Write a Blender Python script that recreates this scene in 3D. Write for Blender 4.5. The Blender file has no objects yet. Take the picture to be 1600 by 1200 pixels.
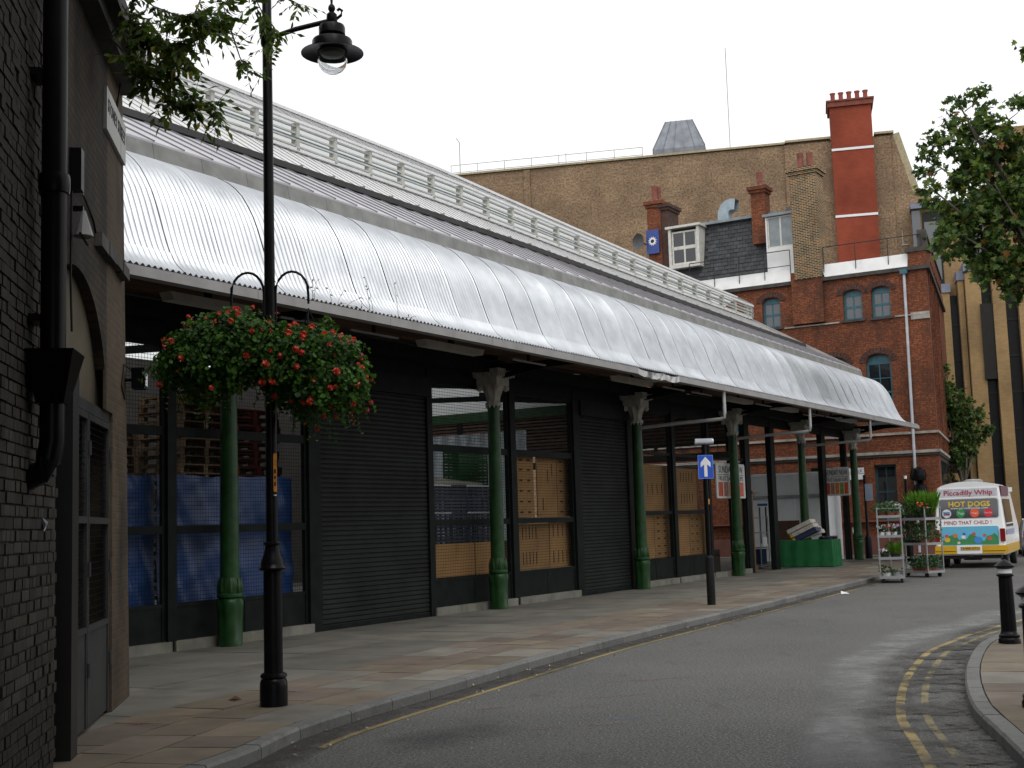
import bpy, bmesh, math, random
from mathutils import Vector, Matrix, noise
random.seed(7)
SC = bpy.context.scene
COL = SC.collection
R = math.radians
PI = math.pi

# ------------------------------------------------------------------ camera
CAM_H = 1.85
PITCH = math.atan(219.7/2000); ROLL = .031
cd = bpy.data.cameras.new('camera'); cam = bpy.data.objects.new('camera', cd); COL.objects.link(cam)
cd.sensor_width = 36; cd.lens = 36*2000/1600; cd.clip_end = 3000; cd.clip_start = .1
fwv = Vector((0, math.cos(PITCH), math.sin(PITCH))); upv = Vector((0, -math.sin(PITCH), math.cos(PITCH))); rtv = Vector((1, 0, 0))
cr, sr = math.cos(ROLL), math.sin(ROLL)
Rv = rtv*cr-upv*sr; Uv = upv*cr+rtv*sr
m = Matrix.Identity(4)
for i in range(3):
    m[i][0] = Rv[i]; m[i][1] = Uv[i]; m[i][2] = -fwv[i]
m[2][3] = CAM_H
cam.matrix_world = m
SC.camera = cam

# ------------------------------------------------------------------ sky, sun, exposure (bright overcast)
SUN_EL, SUN_AZ = R(52), R(200)
wd = bpy.data.worlds.new('World'); SC.world = wd; wd.use_nodes = True
nt = wd.node_tree; nt.nodes.clear()
wo = nt.nodes.new('ShaderNodeOutputWorld'); b1 = nt.nodes.new('ShaderNodeBackground'); b2 = nt.nodes.new('ShaderNodeBackground')
ad = nt.nodes.new('ShaderNodeAddShader'); sk = nt.nodes.new('ShaderNodeTexSky'); hs = nt.nodes.new('ShaderNodeHueSaturation')
sk.sky_type = 'NISHITA'; sk.sun_disc = False; sk.sun_elevation = SUN_EL; sk.sun_rotation = SUN_AZ; sk.dust_density = 5; sk.air_density = 2
hs.inputs['Saturation'].default_value = .1
nt.links.new(sk.outputs[0], hs.inputs['Color']); nt.links.new(hs.outputs[0], b1.inputs[0]); b1.inputs[1].default_value = .05
b2.inputs[0].default_value = (.98, .99, 1, 1); b2.inputs[1].default_value = .86
nt.links.new(b1.outputs[0], ad.inputs[0]); nt.links.new(b2.outputs[0], ad.inputs[1]); nt.links.new(ad.outputs[0], wo.inputs[0])
sd = bpy.data.lights.new('sun', 'SUN'); so = bpy.data.objects.new('sun', sd); COL.objects.link(so)
sd.energy = .8; sd.angle = R(25); sd.color = (1, .97, .92)
so.rotation_euler = (R(90)-SUN_EL, 0, R(25))          # light comes over the photographer's right shoulder
so.location = (20, -20, 40)
SC.view_settings.view_transform = 'Standard'; SC.view_settings.look = 'None'; SC.view_settings.exposure = .12; SC.view_settings.gamma = 1
SC.render.engine = 'CYCLES'

# ------------------------------------------------------------------ helpers
def lin(r, g, b):
    f = lambda c: ((c/255)/12.92 if c/255 <= .04045 else ((c/255+.055)/1.055)**2.4)
    return (f(r), f(g), f(b))

class MB:
    def __init__(s): s.v = []; s.f = []
    def add(s, vs, fs):
        o = len(s.v); s.v += [tuple(p) for p in vs]; s.f += [tuple(i+o for i in f) for f in fs]; return s
    def box(s, x0, x1, y0, y1, z0, z1):
        return s.add([(x0,y0,z0),(x1,y0,z0),(x1,y1,z0),(x0,y1,z0),(x0,y0,z1),(x1,y0,z1),(x1,y1,z1),(x0,y1,z1)],
                     [(0,3,2,1),(4,5,6,7),(0,1,5,4),(1,2,6,5),(2,3,7,6),(3,0,4,7)])
    def bar(s, a, b, w, h=None, up=(0,0,1)):
        a = Vector(a); b = Vector(b); h = h or w; d = (b-a).normalized(); up = Vector(up)
        if abs(d.dot(up)) > .99: up = Vector((1,0,0))
        x = d.cross(up).normalized()*w/2; z = x.cross(d).normalized()*h/2
        return s.add([a-x-z,a+x-z,a+x+z,a-x+z,b-x-z,b+x-z,b+x+z,b-x+z], [(0,1,2,3),(7,6,5,4),(0,4,5,1),(1,5,6,2),(2,6,7,3),(3,7,4,0)])
    def quad(s, a, b, c, d): return s.add([a,b,c,d], [(0,1,2,3)])
    def prism(s, pts, y0, y1):                       # outline in x,z pushed along y
        n = len(pts)
        vs = [(x,y0,z) for x,z in pts]+[(x,y1,z) for x,z in pts]
        return s.add(vs, [tuple(range(n)), tuple(range(2*n-1,n-1,-1))]+[(i+n,(i+1)%n+n,(i+1)%n,i) for i in range(n)])
    def slab(s, pts, z0, z1):                        # outline in x,y pushed along z
        n = len(pts)
        vs = [(x,y,z0) for x,y in pts]+[(x,y,z1) for x,y in pts]
        return s.add(vs, [tuple(range(n-1,-1,-1)), tuple(range(n,2*n))]+[(i,(i+1)%n,(i+1)%n+n,i+n) for i in range(n)])
    def lathe(s, prof, c=(0,0,0), seg=16, fn=None, cap=True):
        vs = []; fs = []
        for k,(r,z) in enumerate(prof):
            for j in range(seg):
                t = 2*PI*j/seg; rr = fn(r,z,t) if fn else r
                vs.append((c[0]+rr*math.cos(t), c[1]+rr*math.sin(t), c[2]+z))
        for k in range(len(prof)-1):
            for j in range(seg):
                a = k*seg+j; b = k*seg+(j+1)%seg
                fs.append((a,b,b+seg,a+seg))
        if cap: fs += [tuple(range(seg-1,-1,-1)), tuple(range((len(prof)-1)*seg, len(prof)*seg))]
        return s.add(vs, fs)
    def tube(s, path, r, seg=8, r2=None):
        path = [Vector(p) for p in path]; n = len(path); vs = []; fs = []
        for i,p in enumerate(path):
            d = (path[min(i+1,n-1)]-path[max(i-1,0)]).normalized()
            up = Vector((0,0,1)) if abs(d.z) < .9 else Vector((1,0,0))
            x = d.cross(up).normalized(); y = d.cross(x).normalized()
            rr = r if r2 is None else r+(r2-r)*i/(n-1)
            for j in range(seg):
                t = 2*PI*j/seg; vs.append(p+x*math.cos(t)*rr+y*math.sin(t)*rr)
        for i in range(n-1):
            for j in range(seg):
                a = i*seg+j; b = i*seg+(j+1)%seg; fs.append((a,b,b+seg,a+seg))
        fs += [tuple(range(seg-1,-1,-1)), tuple(range((n-1)*seg, n*seg))]
        return s.add(vs, fs)
    def mesh(s, name, mat, smooth=False):
        me = bpy.data.meshes.new(name); me.from_pydata(s.v, [], s.f); me.update()
        if mat: me.materials.append(mat)
        if smooth:
            me.shade_smooth()
            try: me.set_sharp_from_angle(angle=R(40))
            except Exception: pass
        return me
    def build(s, name, mat, parent=None, smooth=False): return link(name, s.mesh(name, mat, smooth), parent)

def link(name, me, parent=None, loc=None, rz=None):
    o = bpy.data.objects.new(name, me); COL.objects.link(o)
    if parent: o.parent = parent
    if loc is not None: o.location = loc
    if rz is not None: o.rotation_euler = (0,0,rz)
    return o
def tag(o, label=None, cat=None, group=None, kind=None):
    if label: o['label'] = label
    if cat: o['category'] = cat
    if group: o['group'] = group
    if kind: o['kind'] = kind
    return o
def thing(name, label, cat, loc=(0,0,0), rz=0, group=None):
    return tag(link(name, None, None, loc, rz), label, cat, group)
def copy_tree(o, parent=None):
    c = o.copy(); COL.objects.link(c); c.parent = parent
    for ch in list(o.children): copy_tree(ch, c)
    return c
def text(name, body, size, mat, parent, loc, rot, width=None, align='CENTER', depth=.002, bold=0):
    cu = bpy.data.curves.new(name, 'FONT'); cu.body = body; cu.size = size; cu.align_x = align; cu.align_y = 'CENTER'; cu.extrude = depth; cu.offset = bold*size; cu.resolution_u = 2
    t = bpy.data.objects.new(name+'_curve', cu); COL.objects.link(t)
    dg = bpy.context.evaluated_depsgraph_get(); dg.update()
    me = bpy.data.meshes.new_from_object(t.evaluated_get(dg)); bpy.data.objects.remove(t); bpy.data.curves.remove(cu)
    me.materials.clear(); me.materials.append(mat)
    o = link(name, me, parent, loc); o.rotation_euler = rot
    if width:
        xs = [v.co.x for v in me.vertices]; w = max(xs)-min(xs); o.scale = (width/w, 1, 1)
    return o

# ------------------------------------------------------------------ materials
MATS = {}
def nodes(name):
    mt = bpy.data.materials.new(name); mt.use_nodes = True; n = mt.node_tree
    return mt, n, n.nodes['Principled BSDF']
def mixc(n, fac, a, b, mode='MIX'):
    x = n.nodes.new('ShaderNodeMix'); x.data_type = 'RGBA'; x.blend_type = mode
    for sock, v in ((x.inputs[0], fac), (x.inputs[6], a), (x.inputs[7], b)):
        if isinstance(v, (int, float)): sock.default_value = v
        elif isinstance(v, tuple): sock.default_value = (*v[:3], 1)
        else: n.links.new(v, sock)
    return x.outputs[2]
def ntex(n, scale, detail=4, vec=None, rough=.55):
    t = n.nodes.new('ShaderNodeTexNoise'); t.inputs['Scale'].default_value = scale; t.inputs['Detail'].default_value = detail; t.inputs['Roughness'].default_value = rough
    if vec is not None: n.links.new(vec, t.inputs['Vector'])
    return t.outputs[0]
def ramp(n, src, lo, hi):
    r = n.nodes.new('ShaderNodeMapRange'); r.inputs[1].default_value = lo; r.inputs[2].default_value = hi; n.links.new(src, r.inputs[0]); return r.outputs[0]
def objvec(n, sc=(1,1,1)):
    c = n.nodes.new('ShaderNodeTexCoord'); mp = n.nodes.new('ShaderNodeMapping'); mp.inputs['Scale'].default_value = sc
    n.links.new(c.outputs['Object'], mp.inputs[0]); return mp.outputs[0]
def bump(n, p, src, st=.3, dist=.01):
    b = n.nodes.new('ShaderNodeBump'); b.inputs['Strength'].default_value = st; b.inputs['Distance'].default_value = dist
    n.links.new(src, b.inputs['Height']); n.links.new(b.outputs[0], p.inputs['Normal'])
def M(name, col, rough=.7, metal=0, var=.2, scale=3, bmp=0, bscale=40, rnd=0, dirt=None, dirtlo=.5, dirtsc=(1,1,.25), dscale=2, spec=None, alpha=None):
    if name in MATS: return MATS[name]
    mt, n, p = nodes(name); v = objvec(n)
    c = mixc(n, ramp(n, ntex(n, scale, 5, v), .3, .7), tuple(x*(1-var) for x in col), tuple(min(1,x*(1+var)) for x in col))
    if dirt: c = mixc(n, ramp(n, ntex(n, dscale, 6, objvec(n, dirtsc), .65), dirtlo, dirtlo+.25), c, dirt)
    if rnd:
        oi = n.nodes.new('ShaderNodeObjectInfo'); mr = n.nodes.new('ShaderNodeMapRange'); mr.inputs[3].default_value = 1-rnd; mr.inputs[4].default_value = 1+rnd
        n.links.new(oi.outputs['Random'], mr.inputs[0])
        cb = n.nodes.new('ShaderNodeCombineColor')
        for i in range(3): n.links.new(mr.outputs[0], cb.inputs[i])
        c = mixc(n, 1.0, c, cb.outputs[0], 'MULTIPLY')
    n.links.new(c, p.inputs['Base Color']); p.inputs['Roughness'].default_value = rough; p.inputs['Metallic'].default_value = metal
    if spec is not None: p.inputs['Specular IOR Level'].default_value = spec
    if bmp: bump(n, p, ntex(n, bscale, 5, v), bmp)
    MATS[name] = mt; return mt
def brickM(name, c1, c2, mortar, w=.225, h=.075, soot=None, sootlo=.5, sootsc=(1,1,.35), sc2=.35, ms=.012, bst=.5, patch=None, bias=0):
    mt, n, p = nodes(name)
    co = n.nodes.new('ShaderNodeTexCoord'); sp = n.nodes.new('ShaderNodeSeparateXYZ'); ma = n.nodes.new('ShaderNodeMath'); cb = n.nodes.new('ShaderNodeCombineXYZ')
    n.links.new(co.outputs['Object'], sp.inputs[0]); n.links.new(sp.outputs[0], ma.inputs[0]); n.links.new(sp.outputs[1], ma.inputs[1])
    n.links.new(ma.outputs[0], cb.inputs[0]); n.links.new(sp.outputs[2], cb.inputs[1])
    b = n.nodes.new('ShaderNodeTexBrick'); n.links.new(cb.outputs[0], b.inputs[0])
    b.inputs['Scale'].default_value = 1; b.inputs['Brick Width'].default_value = w; b.inputs['Row Height'].default_value = h; b.inputs['Mortar Size'].default_value = ms; b.inputs['Mortar Smooth'].default_value = .2
    b.inputs['Color1'].default_value = (*c1,1); b.inputs['Color2'].default_value = (*c2,1); b.inputs['Mortar'].default_value = (*mortar,1); b.inputs['Bias'].default_value = bias
    c = b.outputs[0]
    if patch: c = mixc(n, ramp(n, ntex(n, 9, 3, cb.outputs[0]), .45, .62), c, patch)
    c = mixc(n, ramp(n, ntex(n, .5, 4, co.outputs['Object']), .35, .7), c, mixc(n, 1.0, c, (.62,.62,.64), 'MULTIPLY'))
    if soot: c = mixc(n, ramp(n, ntex(n, sc2, 7, objvec(n, sootsc), .7), sootlo, sootlo+.2), c, soot)
    n.links.new(c, p.inputs['Base Color']); p.inputs['Roughness'].default_value = .9; p.inputs['Specular IOR Level'].default_value = .2
    mm = n.nodes.new('ShaderNodeMath'); mm.operation = 'ADD'; n.links.new(b.outputs['Fac'], mm.inputs[0]); mm.inputs[1].default_value = 0
    bn = n.nodes.new('ShaderNodeBump'); bn.invert = True; bn.inputs['Strength'].default_value = bst; bn.inputs['Distance'].default_value = .01
    n.links.new(mm.outputs[0], bn.inputs['Height']); n.links.new(bn.outputs[0], p.inputs['Normal'])
    MATS[name] = mt; return mt
def glassM(name, tint, rough=.05, mixv=.35):
    mt, n, p = nodes(name); p.inputs['Base Color'].default_value = (*tint,1); p.inputs['Roughness'].default_value = rough; p.inputs['Specular IOR Level'].default_value = .8
    MATS[name] = mt; return mt

black_paint = M('black_gloss_paint', (.005,.005,.006), .3, 0, .3, 6, .05, 60, spec=.12)
dark_metal = M('dark_green_black_paint', (.009,.012,.0105), .6, 0, .3, 4, .08, 50, spec=.08)
galv = M('galvanised_steel', (.43,.45,.475), .36, .7, .14, 2.5, 0, 30, rnd=.06, dirt=(.4,.42,.44), dirtlo=.55, dscale=1.5, dirtsc=(1,.4,.4))
gap_shadow = M('painted_gap_shadow', (.12,.12,.13), .6, .3)  # dark colour stands for the shadow in the canopy gaps
zinc = M('painted_gutter_grey', (.3,.29,.285), .55, .2, .15, 2, .05, 30, dirt=(.15,.14,.13), dirtlo=.58, dscale=1.2)
seamroof = M('standing_seam_lavender_grey', (.42,.41,.44), .5, .15, .1, 1.2, rnd=.04, dirt=(.28,.27,.28), dirtlo=.6, dscale=1, dirtsc=(.6,.2,1))
white_bar = M('white_glazing_bar', (.72,.72,.72), .5, 0, .08)
louvre_m = M('pale_louvre_paint', (.5,.5,.46), .6, 0, .15, 4, dirt=(.28,.29,.25), dirtlo=.58)
lead = M('lead_flashing', (.2,.2,.19), .6, .1, .25, 3)
green_paint = M('bottle_green_gloss_paint', (.012,.048,.012), .4, 0, .4, 5, .06, 40, spec=.3, dirt=(.009,.018,.009), dirtlo=.6)
stone_cap = M('cream_painted_capital', (.36,.34,.3), .7, 0, .2, 8, .15, 60, dirt=(.16,.15,.13), dirtlo=.55, dscale=5)
timber = M('brown_stained_boards', (.085,.042,.024), .7, 0, .4, 4, .1, 60, rnd=.35)
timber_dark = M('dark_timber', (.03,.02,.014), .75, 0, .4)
shutter_m = M('charcoal_shutter', (.02,.023,.021), .6, 0, .25, 1.5, spec=.08)
concrete = M('pavement_concrete', (.125,.117,.098), .85, 0, .22, 1.3, .2, 60, rnd=.14, dirt=(.068,.063,.052), dirtlo=.5, dscale=.9, dirtsc=(1,1,1))
york = M('york_stone', (.135,.108,.076), .85, 0, .22, 2.5, .2, 50, rnd=.22, dirt=(.08,.067,.05), dirtlo=.56, dscale=1.6, dirtsc=(1,1,1))
york_pink = M('york_stone_pinkish', (.122,.096,.074), .85, 0, .22, 2.5, .2, 50, rnd=.2, dirt=(.08,.067,.053), dirtlo=.56, dscale=1.6, dirtsc=(1,1,1))
york_grey = M('york_stone_grey', (.15,.138,.116), .85, 0, .2, 2.5, .2, 50, rnd=.18, dirt=(.09,.083,.07), dirtlo=.58, dscale=1.6, dirtsc=(1,1,1))
joint_m = M('paving_joint_dirt', (.035,.032,.025), .95, 0, .4, 20)
granite = M('granite_kerb', (.125,.124,.118), .75, 0, .2, 30, .15, 80, rnd=.15, dirt=(.06,.058,.052), dirtlo=.52, dscale=3, dirtsc=(1,1,1))
whitepaint = M('white_paint', (.72,.73,.74), .4, 0, .04)
blacktxt = M('black_lettering', (.01,.01,.012), .6)
redtxt = M('crimson_lettering', lin(150,25,55), .5)
cardb = M('cardboard', (.3,.165,.06), .85, 0, .15, 2, .05, 50, rnd=.12, dirt=(.2,.105,.035), dirtlo=.58)
cardb_dark = M('cardboard_slot', (.02,.014,.008), .9)
def asphalt():
    mt, n, p = nodes('asphalt'); v = objvec(n)
    base = mixc(n, ramp(n, ntex(n, .35, 6, v, .65), .35, .68), (.055,.055,.054), (.085,.084,.08))
    sp = n.nodes.new('ShaderNodeTexVoronoi'); sp.inputs['Scale'].default_value = 55; n.links.new(v, sp.inputs['Vector'])
    c = mixc(n, ramp(n, ntex(n, 42, 3, v, .8), .5, .62), base, (.22,.215,.2))
    c = mixc(n, ramp(n, ntex(n, 30, 3, v, .75), .53, .66), c, (.022,.022,.023))
    c = mixc(n, ramp(n, ntex(n, 1.1, 8, objvec(n,(1.3,.5,1)), .7), .57, .75), c, (.045,.042,.038))
    n.links.new(c, p.inputs['Base Color']); p.inputs['Roughness'].default_value = .8; p.inputs['Specular IOR Level'].default_value = .35
    bump(n, p, ntex(n, 70, 4, v), .5, .012); return mt
road_m = asphalt()
def stainM(name, col, sc, lo, hi, st=(1,1,1), rough=.6):
    mt, n, p = nodes(name); v = objvec(n, st)
    p.inputs['Base Color'].default_value = (*col,1); p.inputs['Roughness'].default_value = rough
    at = n.nodes.new('ShaderNodeAttribute'); at.attribute_name = 'edge'
    ml = n.nodes.new('ShaderNodeMath'); ml.operation = 'MULTIPLY'
    n.links.new(ramp(n, ntex(n, sc, 12, v, .82), lo, hi), ml.inputs[0]); n.links.new(at.outputs['Fac'], ml.inputs[1]); n.links.new(ml.outputs[0], p.inputs['Alpha'])
    return mt
def paintM(name, col, lo=.36):
    mt, n, p = nodes(name); v = objvec(n)
    n.links.new(mixc(n, ramp(n, ntex(n, 2.5, 4, v), .35, .7), tuple(c*.7 for c in col), col), p.inputs['Base Color'])
    p.inputs['Roughness'].default_value = .75
    n.links.new(ramp(n, ntex(n, 14, 6, v, .75), lo, lo+.14), p.inputs['Alpha']); return mt
def leafM(name, col, tr=.4, var=.4, scale=7):
    if name in MATS: return MATS[name]
    mt = M(name, col, .55, 0, var, scale, spec=.25); n = mt.node_tree; p = n.nodes['Principled BSDF']; src = p.inputs['Base Color'].links[0].from_socket
    t = n.nodes.new('ShaderNodeBsdfTranslucent'); mx = n.nodes.new('ShaderNodeMixShader'); mx.inputs[0].default_value = tr
    n.links.new(mixc(n, 1.0, src, (1.5,1.6,.9), 'MULTIPLY'), t.inputs[0]); n.links.new(p.outputs[0], mx.inputs[1]); n.links.new(t.outputs[0], mx.inputs[2]); n.links.new(mx.outputs[0], n.nodes['Material Output'].inputs[0])
    return mt
yellow_line = paintM('worn_yellow_line', (.34,.26,.1), .2)
yellow_faint = paintM('very_worn_yellow_line', (.24,.2,.1), .33)
# ================================================================== SETTING
TH = .539
MO = Vector((-.407, 26.93, 0)); UU = Vector((math.sin(TH), math.cos(TH), 0)); NN = Vector((math.cos(TH), -math.sin(TH), 0))
def W(s, n, z=0): return MO+UU*s+NN*n+Vector((0,0,z))
def SN(p): d = Vector((p[0],p[1],0))-MO; return d.dot(UU), d.dot(NN)
def catmull(P, step):
    P = [Vector((p[0],p[1],0)) for p in P]; out = []
    Q = [P[0]*2-P[1]]+P+[P[-1]*2-P[-2]]
    fine = []
    for i in range(1, len(Q)-2):
        a,b,c,d = Q[i-1],Q[i],Q[i+1],Q[i+2]
        for k in range(24):
            t = k/24
            fine.append(.5*((2*b)+(c-a)*t+(2*a-5*b+4*c-d)*t*t+(3*b-a-3*c+d)*t**3))
    fine.append(P[-1])
    out = [fine[0]]; acc = 0
    for i in range(1, len(fine)):
        acc += (fine[i]-fine[i-1]).length
        if acc >= step: out.append(fine[i].copy()); acc = 0
    return out
class Path:
    def __init__(s, pts, step=.12):
        s.p = catmull(pts, step); s.l = [0]
        for i in range(1, len(s.p)): s.l.append(s.l[-1]+(s.p[i]-s.p[i-1]).length)
        s.len = s.l[-1]
    def at(s, t, d=0):                              # d to the left of travel
        t = max(0, min(s.len-1e-4, t)); lo = 0; hi = len(s.l)-1
        while hi-lo > 1:
            mid = (lo+hi)//2
            if s.l[mid] <= t: lo = mid
            else: hi = mid
        f = (t-s.l[lo])/(s.l[hi]-s.l[lo]); q = s.p[lo].lerp(s.p[hi], f)
        a = s.p[max(lo-3,0)]; b = s.p[min(hi+3,len(s.p)-1)]; dr = (b-a).normalized()
        return q+Vector((-dr.y, dr.x, 0))*d
KL = Path([(-3.6,6.0),(-2.95,8.2),(-2.223,10.407),(-1.9,11.9),(-.817,14.5),(1.297,19.236),(4.672,25.69),(7.55,31.24),(9.8,35.6),(12.2,40.6),(13.7,45.0),(13.9,48.5),(12.6,51),(9.5,52.8)])
KR = Path([(2.9,5.5),(3.28,8.2),(3.535,9.29),(3.763,10.38),(4.05,11.77),(4.6,13.55),(5.235,15.27),(6.0,17.05),(6.72,18.27),(7.62,19.65),(10.2,23),(14.5,27.8),(19,33),(26,42),(34,54)])

ground = MB().quad((-1500,-300,0),(1500,-300,0),(1500,2000,0),(-1500,2000,0)).build('road', road_m); tag(ground, kind='structure')

def kerb(path, name, side, t0, t1):
    root = tag(link(name, None), kind='structure'); t = t0
    while t < t1:
        L = random.uniform(.8,1.0); e = min(t+L-.012, t1)
        mb = MB(); prof = [(0,-.02),(0,.095),(.02,.12),(.15,.122),(.15,-.02)]
        vs = []
        nseg = 3
        for k in range(nseg):
            tt = t+(e-t)*k/(nseg-1); zj = random.uniform(-.002,.002)
            for d,z in prof: q = path.at(tt, side*d); vs.append((q.x,q.y,z+zj))
        n = len(prof); fs = [(tuple(range(n)))[::-1], tuple(range((nseg-1)*n, nseg*n))]
        for k in range(nseg-1):
            fs += [(k*n+i, k*n+(i+1)%n, (k+1)*n+(i+1)%n, (k+1)*n+i) for i in range(n)]
        mb.add(vs, fs).build('kerb_stone', granite, root)
        t += L
    return root
kerb(KL, 'kerb', 1, 1.5, KL.len-.2); kerb(KR, 'kerb', -1, .5, 40)

def pave_base(name, path, side, outer, t0, t1, z=.1):
    pts = []
    t = t0
    while t < t1: q = path.at(t, side*.14); pts.append((q.x,q.y)); t += .5
    pts += outer
    if side < 0: pts = pts[::-1]
    # triangulate through bmesh
    bm = bmesh.new(); vs = [bm.verts.new((x,y,z)) for x,y in pts]; f = bm.faces.new(vs); bmesh.ops.triangulate(bm, faces=[f])
    me = bpy.data.meshes.new(name); bm.to_mesh(me); bm.free(); me.materials.append(joint_m)
    return tag(link(name, me), kind='structure')
tip = [tuple(W(30,-6)[:2]), tuple(W(30,-14)[:2]), tuple(W(-26,-14)[:2]), (-14,8), (-6,4.5)]
pav = pave_base('pavement', KL, 1, tip, 1.2, KL.len-.1)
pavr = pave_base('pavement', KR, -1, [(40,54),(40,4),(6,4)], .3, KR.len-1)

def slabquad(root, a, b, c, d, z, mat, name='paving_slab', g=.012):
    ctr = (a+b+c+d)/4; P = []
    for q in (a,b,c,d):
        v = q-ctr; P.append(ctr+v*(1-g/max(v.length,.05)))
    zz = [z+random.uniform(-.003,.003) for _ in range(4)]
    vs = [(p.x,p.y,.095) for p in P]+[(p.x,p.y,zz[i]) for i,p in enumerate(P)]
    MB().add(vs, [(0,1,5,4),(1,2,6,5),(2,3,7,6),(3,0,4,7),(4,5,6,7)]).build(name, mat, root)
def york_rows(root, path, side, rows, t0, t1, d0, coarse=1):
    d = d0
    for w in rows:
        t = t0+random.uniform(-.4,0)
        while t < t1:
            L = random.uniform(.55,1.15)*coarse
            mt = random.choice([york,york,york_pink,york_pink,york_grey])
            A,B,C,D = path.at(t,side*d),path.at(t+L,side*d),path.at(t+L,side*(d+w)),path.at(t,side*(d+w))
            if side < 0: A,B,C,D = A,D,C,B
            slabquad(root, A,B,C,D, .122, mt); t += L
        d += w
york_rows(pav, KL, 1, (.62,.58,.66), 3.2, 44, .155)
york_rows(pavr, KR, -1, (.6,.66,.6,.7), 3.0, 20, .155)
# larger concrete flags between the stone strip and the hall
ts = [KL.l[i] for i in range(0, len(KL.l), 4)]
SNK = [SN(KL.at(t, 2.03)) for t in ts]
def nk(s):
    best = None
    for i in range(len(SNK)-1):
        a,b = SNK[i],SNK[i+1]
        if a[0] <= s <= b[0]: return a[1]+(b[1]-a[1])*(s-a[0])/max(1e-6,b[0]-a[0])
    return SNK[0][1] if s < SNK[0][0] else 2.0
s = -17.5
while s < 27.5:
    L = random.uniform(1.5,2.1); k = 2 if nk(s) < 3.6 else 3; cuts = [(-.5)+(1)*0]
    fr = [0]+sorted([(i+1)/k+random.uniform(-.06,.06) for i in range(k-1)])+[1]
    sk_ = .35
    for i in range(k):
        def pt(ss, f): hi = nk(ss); return W(ss+sk_*f, -.28+(hi+.28)*f)
        slabquad(pav, pt(s,fr[i]), pt(s+L,fr[i]), pt(s+L,fr[i+1]), pt(s,fr[i+1]), .12, concrete, g=.016)
    s += L
# hall floor
MB().quad(W(-10.5,-.3,.125),W(29,-.3,.125),W(29,-13,.125),W(-10.5,-13,.125)).build('floor', M('hall_floor', (.1,.095,.085), .8, 0, .2, 1), pav)
inner = MB()
# painted lines (4 mm sheets)
def strip(path, side, d, w, t0, t1, mat, name, z=.004, step=.35):
    vs = []; fs = []; t = t0; k = 0
    while t <= t1:
        for dd in (d, d+w): q = path.at(t, side*dd); vs.append((q.x,q.y,z))
        if k: fs.append((2*k-2,2*k-1,2*k+1,2*k))
        k += 1; t += step
    return tag(MB().add(vs, fs).build(name, mat), kind='structure')
strip(KL, -1, .3, .075, 5.5, 38, yellow_line, 'yellow_line')
strip(KR, 1, .36, .07, 2.0, 26, yellow_faint, 'yellow_line')
strip(KR, 1, .58, .085, 2.0, 26, yellow_line, 'yellow_line')
def stain(path, side, d0, d1, t0, t1, mat, z, nm, fade=(0,1,1,0), wob=.0):
    vs = []; fs = []; at = []; t = t0; k = 0; fr = (0,.3,.7,1); seed = random.random()*50
    while t <= t1:
        e = min(1, (t-t0)/1.0, (t1-t)/1.0)
        wv = 1+wob*noise.noise(Vector((t*.45, seed, 0)))
        for f,fa in zip(fr, fade): q = path.at(t, side*(d0+(d1-d0)*f*wv)); vs.append((q.x,q.y,z)); at.append(max(0,fa*e))
        if k: fs += [(4*k-4+i,4*k-3+i,4*k+1+i,4*k+i) for i in range(3)]
        k += 1; t += .2
    me = MB().add(vs, fs).mesh(nm, mat); a = me.attributes.new('edge', 'FLOAT', 'POINT')
    for i,x in enumerate(at): a.data[i].value = x
    return tag(link(nm, me), kind='structure')
wet = stainM('damp_gutter_dirt', (.018,.017,.014), 1.5, .47, .57, (1,1,1), .5)
dry = stainM('pale_road_dust', (.19,.19,.185), 1.1, .3, .62, (1,1,1), .85)
grime = stainM('gutter_grime', (.03,.026,.02), 3, .34, .62, (1,1,1), .8)
stain(KR, 1, .75, 1.75, 3.5, 20, dry, .008, 'dust_stain', (0,1,.9,0), .6)
stain(KR, 1, .0, .95, 2.0, 17, wet, .012, 'damp_stain', (1,1,.75,0), .5)
stain(KL, -1, .0, .42, 3.0, 40, grime, .008, 'gutter_grime', (1,1,.7,0), .3)
def patch(c, a, b, rot, mat, nm, z=.006):
    vs = [(c[0],c[1],z)]; N = 20; at = [1]
    for k in range(N):
        t = 2*PI*k/N; r = 1+.25*noise.noise(Vector((math.cos(t)*1.5+c[0],math.sin(t)*1.5,c[1])))
        x,y = a*r*math.cos(t), b*r*math.sin(t); vs.append((c[0]+x*math.cos(rot)-y*math.sin(rot), c[1]+x*math.sin(rot)+y*math.cos(rot), z)); at.append(0)
    me = MB().add(vs, [(0,k+1,(k+1)%N+1) for k in range(N)]).mesh(nm, mat); a_ = me.attributes.new('edge','FLOAT','POINT')
    for i,x in enumerate(at): a_.data[i].value = x
    return tag(link(nm, me), kind='structure')
pinkm = stainM('faded_pink_spray_mark', (.2,.09,.08), 6, .4, .75); bluem = stainM('faded_blue_spray_mark', (.1,.15,.28), 6, .42, .7); orm = stainM('faded_orange_mark', (.4,.2,.06), 6, .35, .7)
tarm = stainM('darker_tar_patch', (.04,.04,.04), 3, .3, .7)
for c,a,b in (((.6,13.2),.25,.12),((1.0,13.9),.5,.1),((.2,11.9),.2,.1),((.75,12.0),.25,.1),((1.5,15.2),.7,.09),((-.3,13.3),.3,.1)): patch(c,a,b,.3,pinkm,'spray_mark')
patch((.95,12.35),.22,.1,.1,bluem,'spray_mark'); patch((1.3,12.5),.1,.06,.1,bluem,'spray_mark')
patch((-.7,11.6),.9,.5,1.0,tarm,'tar_patch')
for c in ((-3.2,12.6),(-1.3,16.6),(-2.2,14.3)): patch(c,.16,.06,.3,orm,'spray_mark',.1285)
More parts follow.
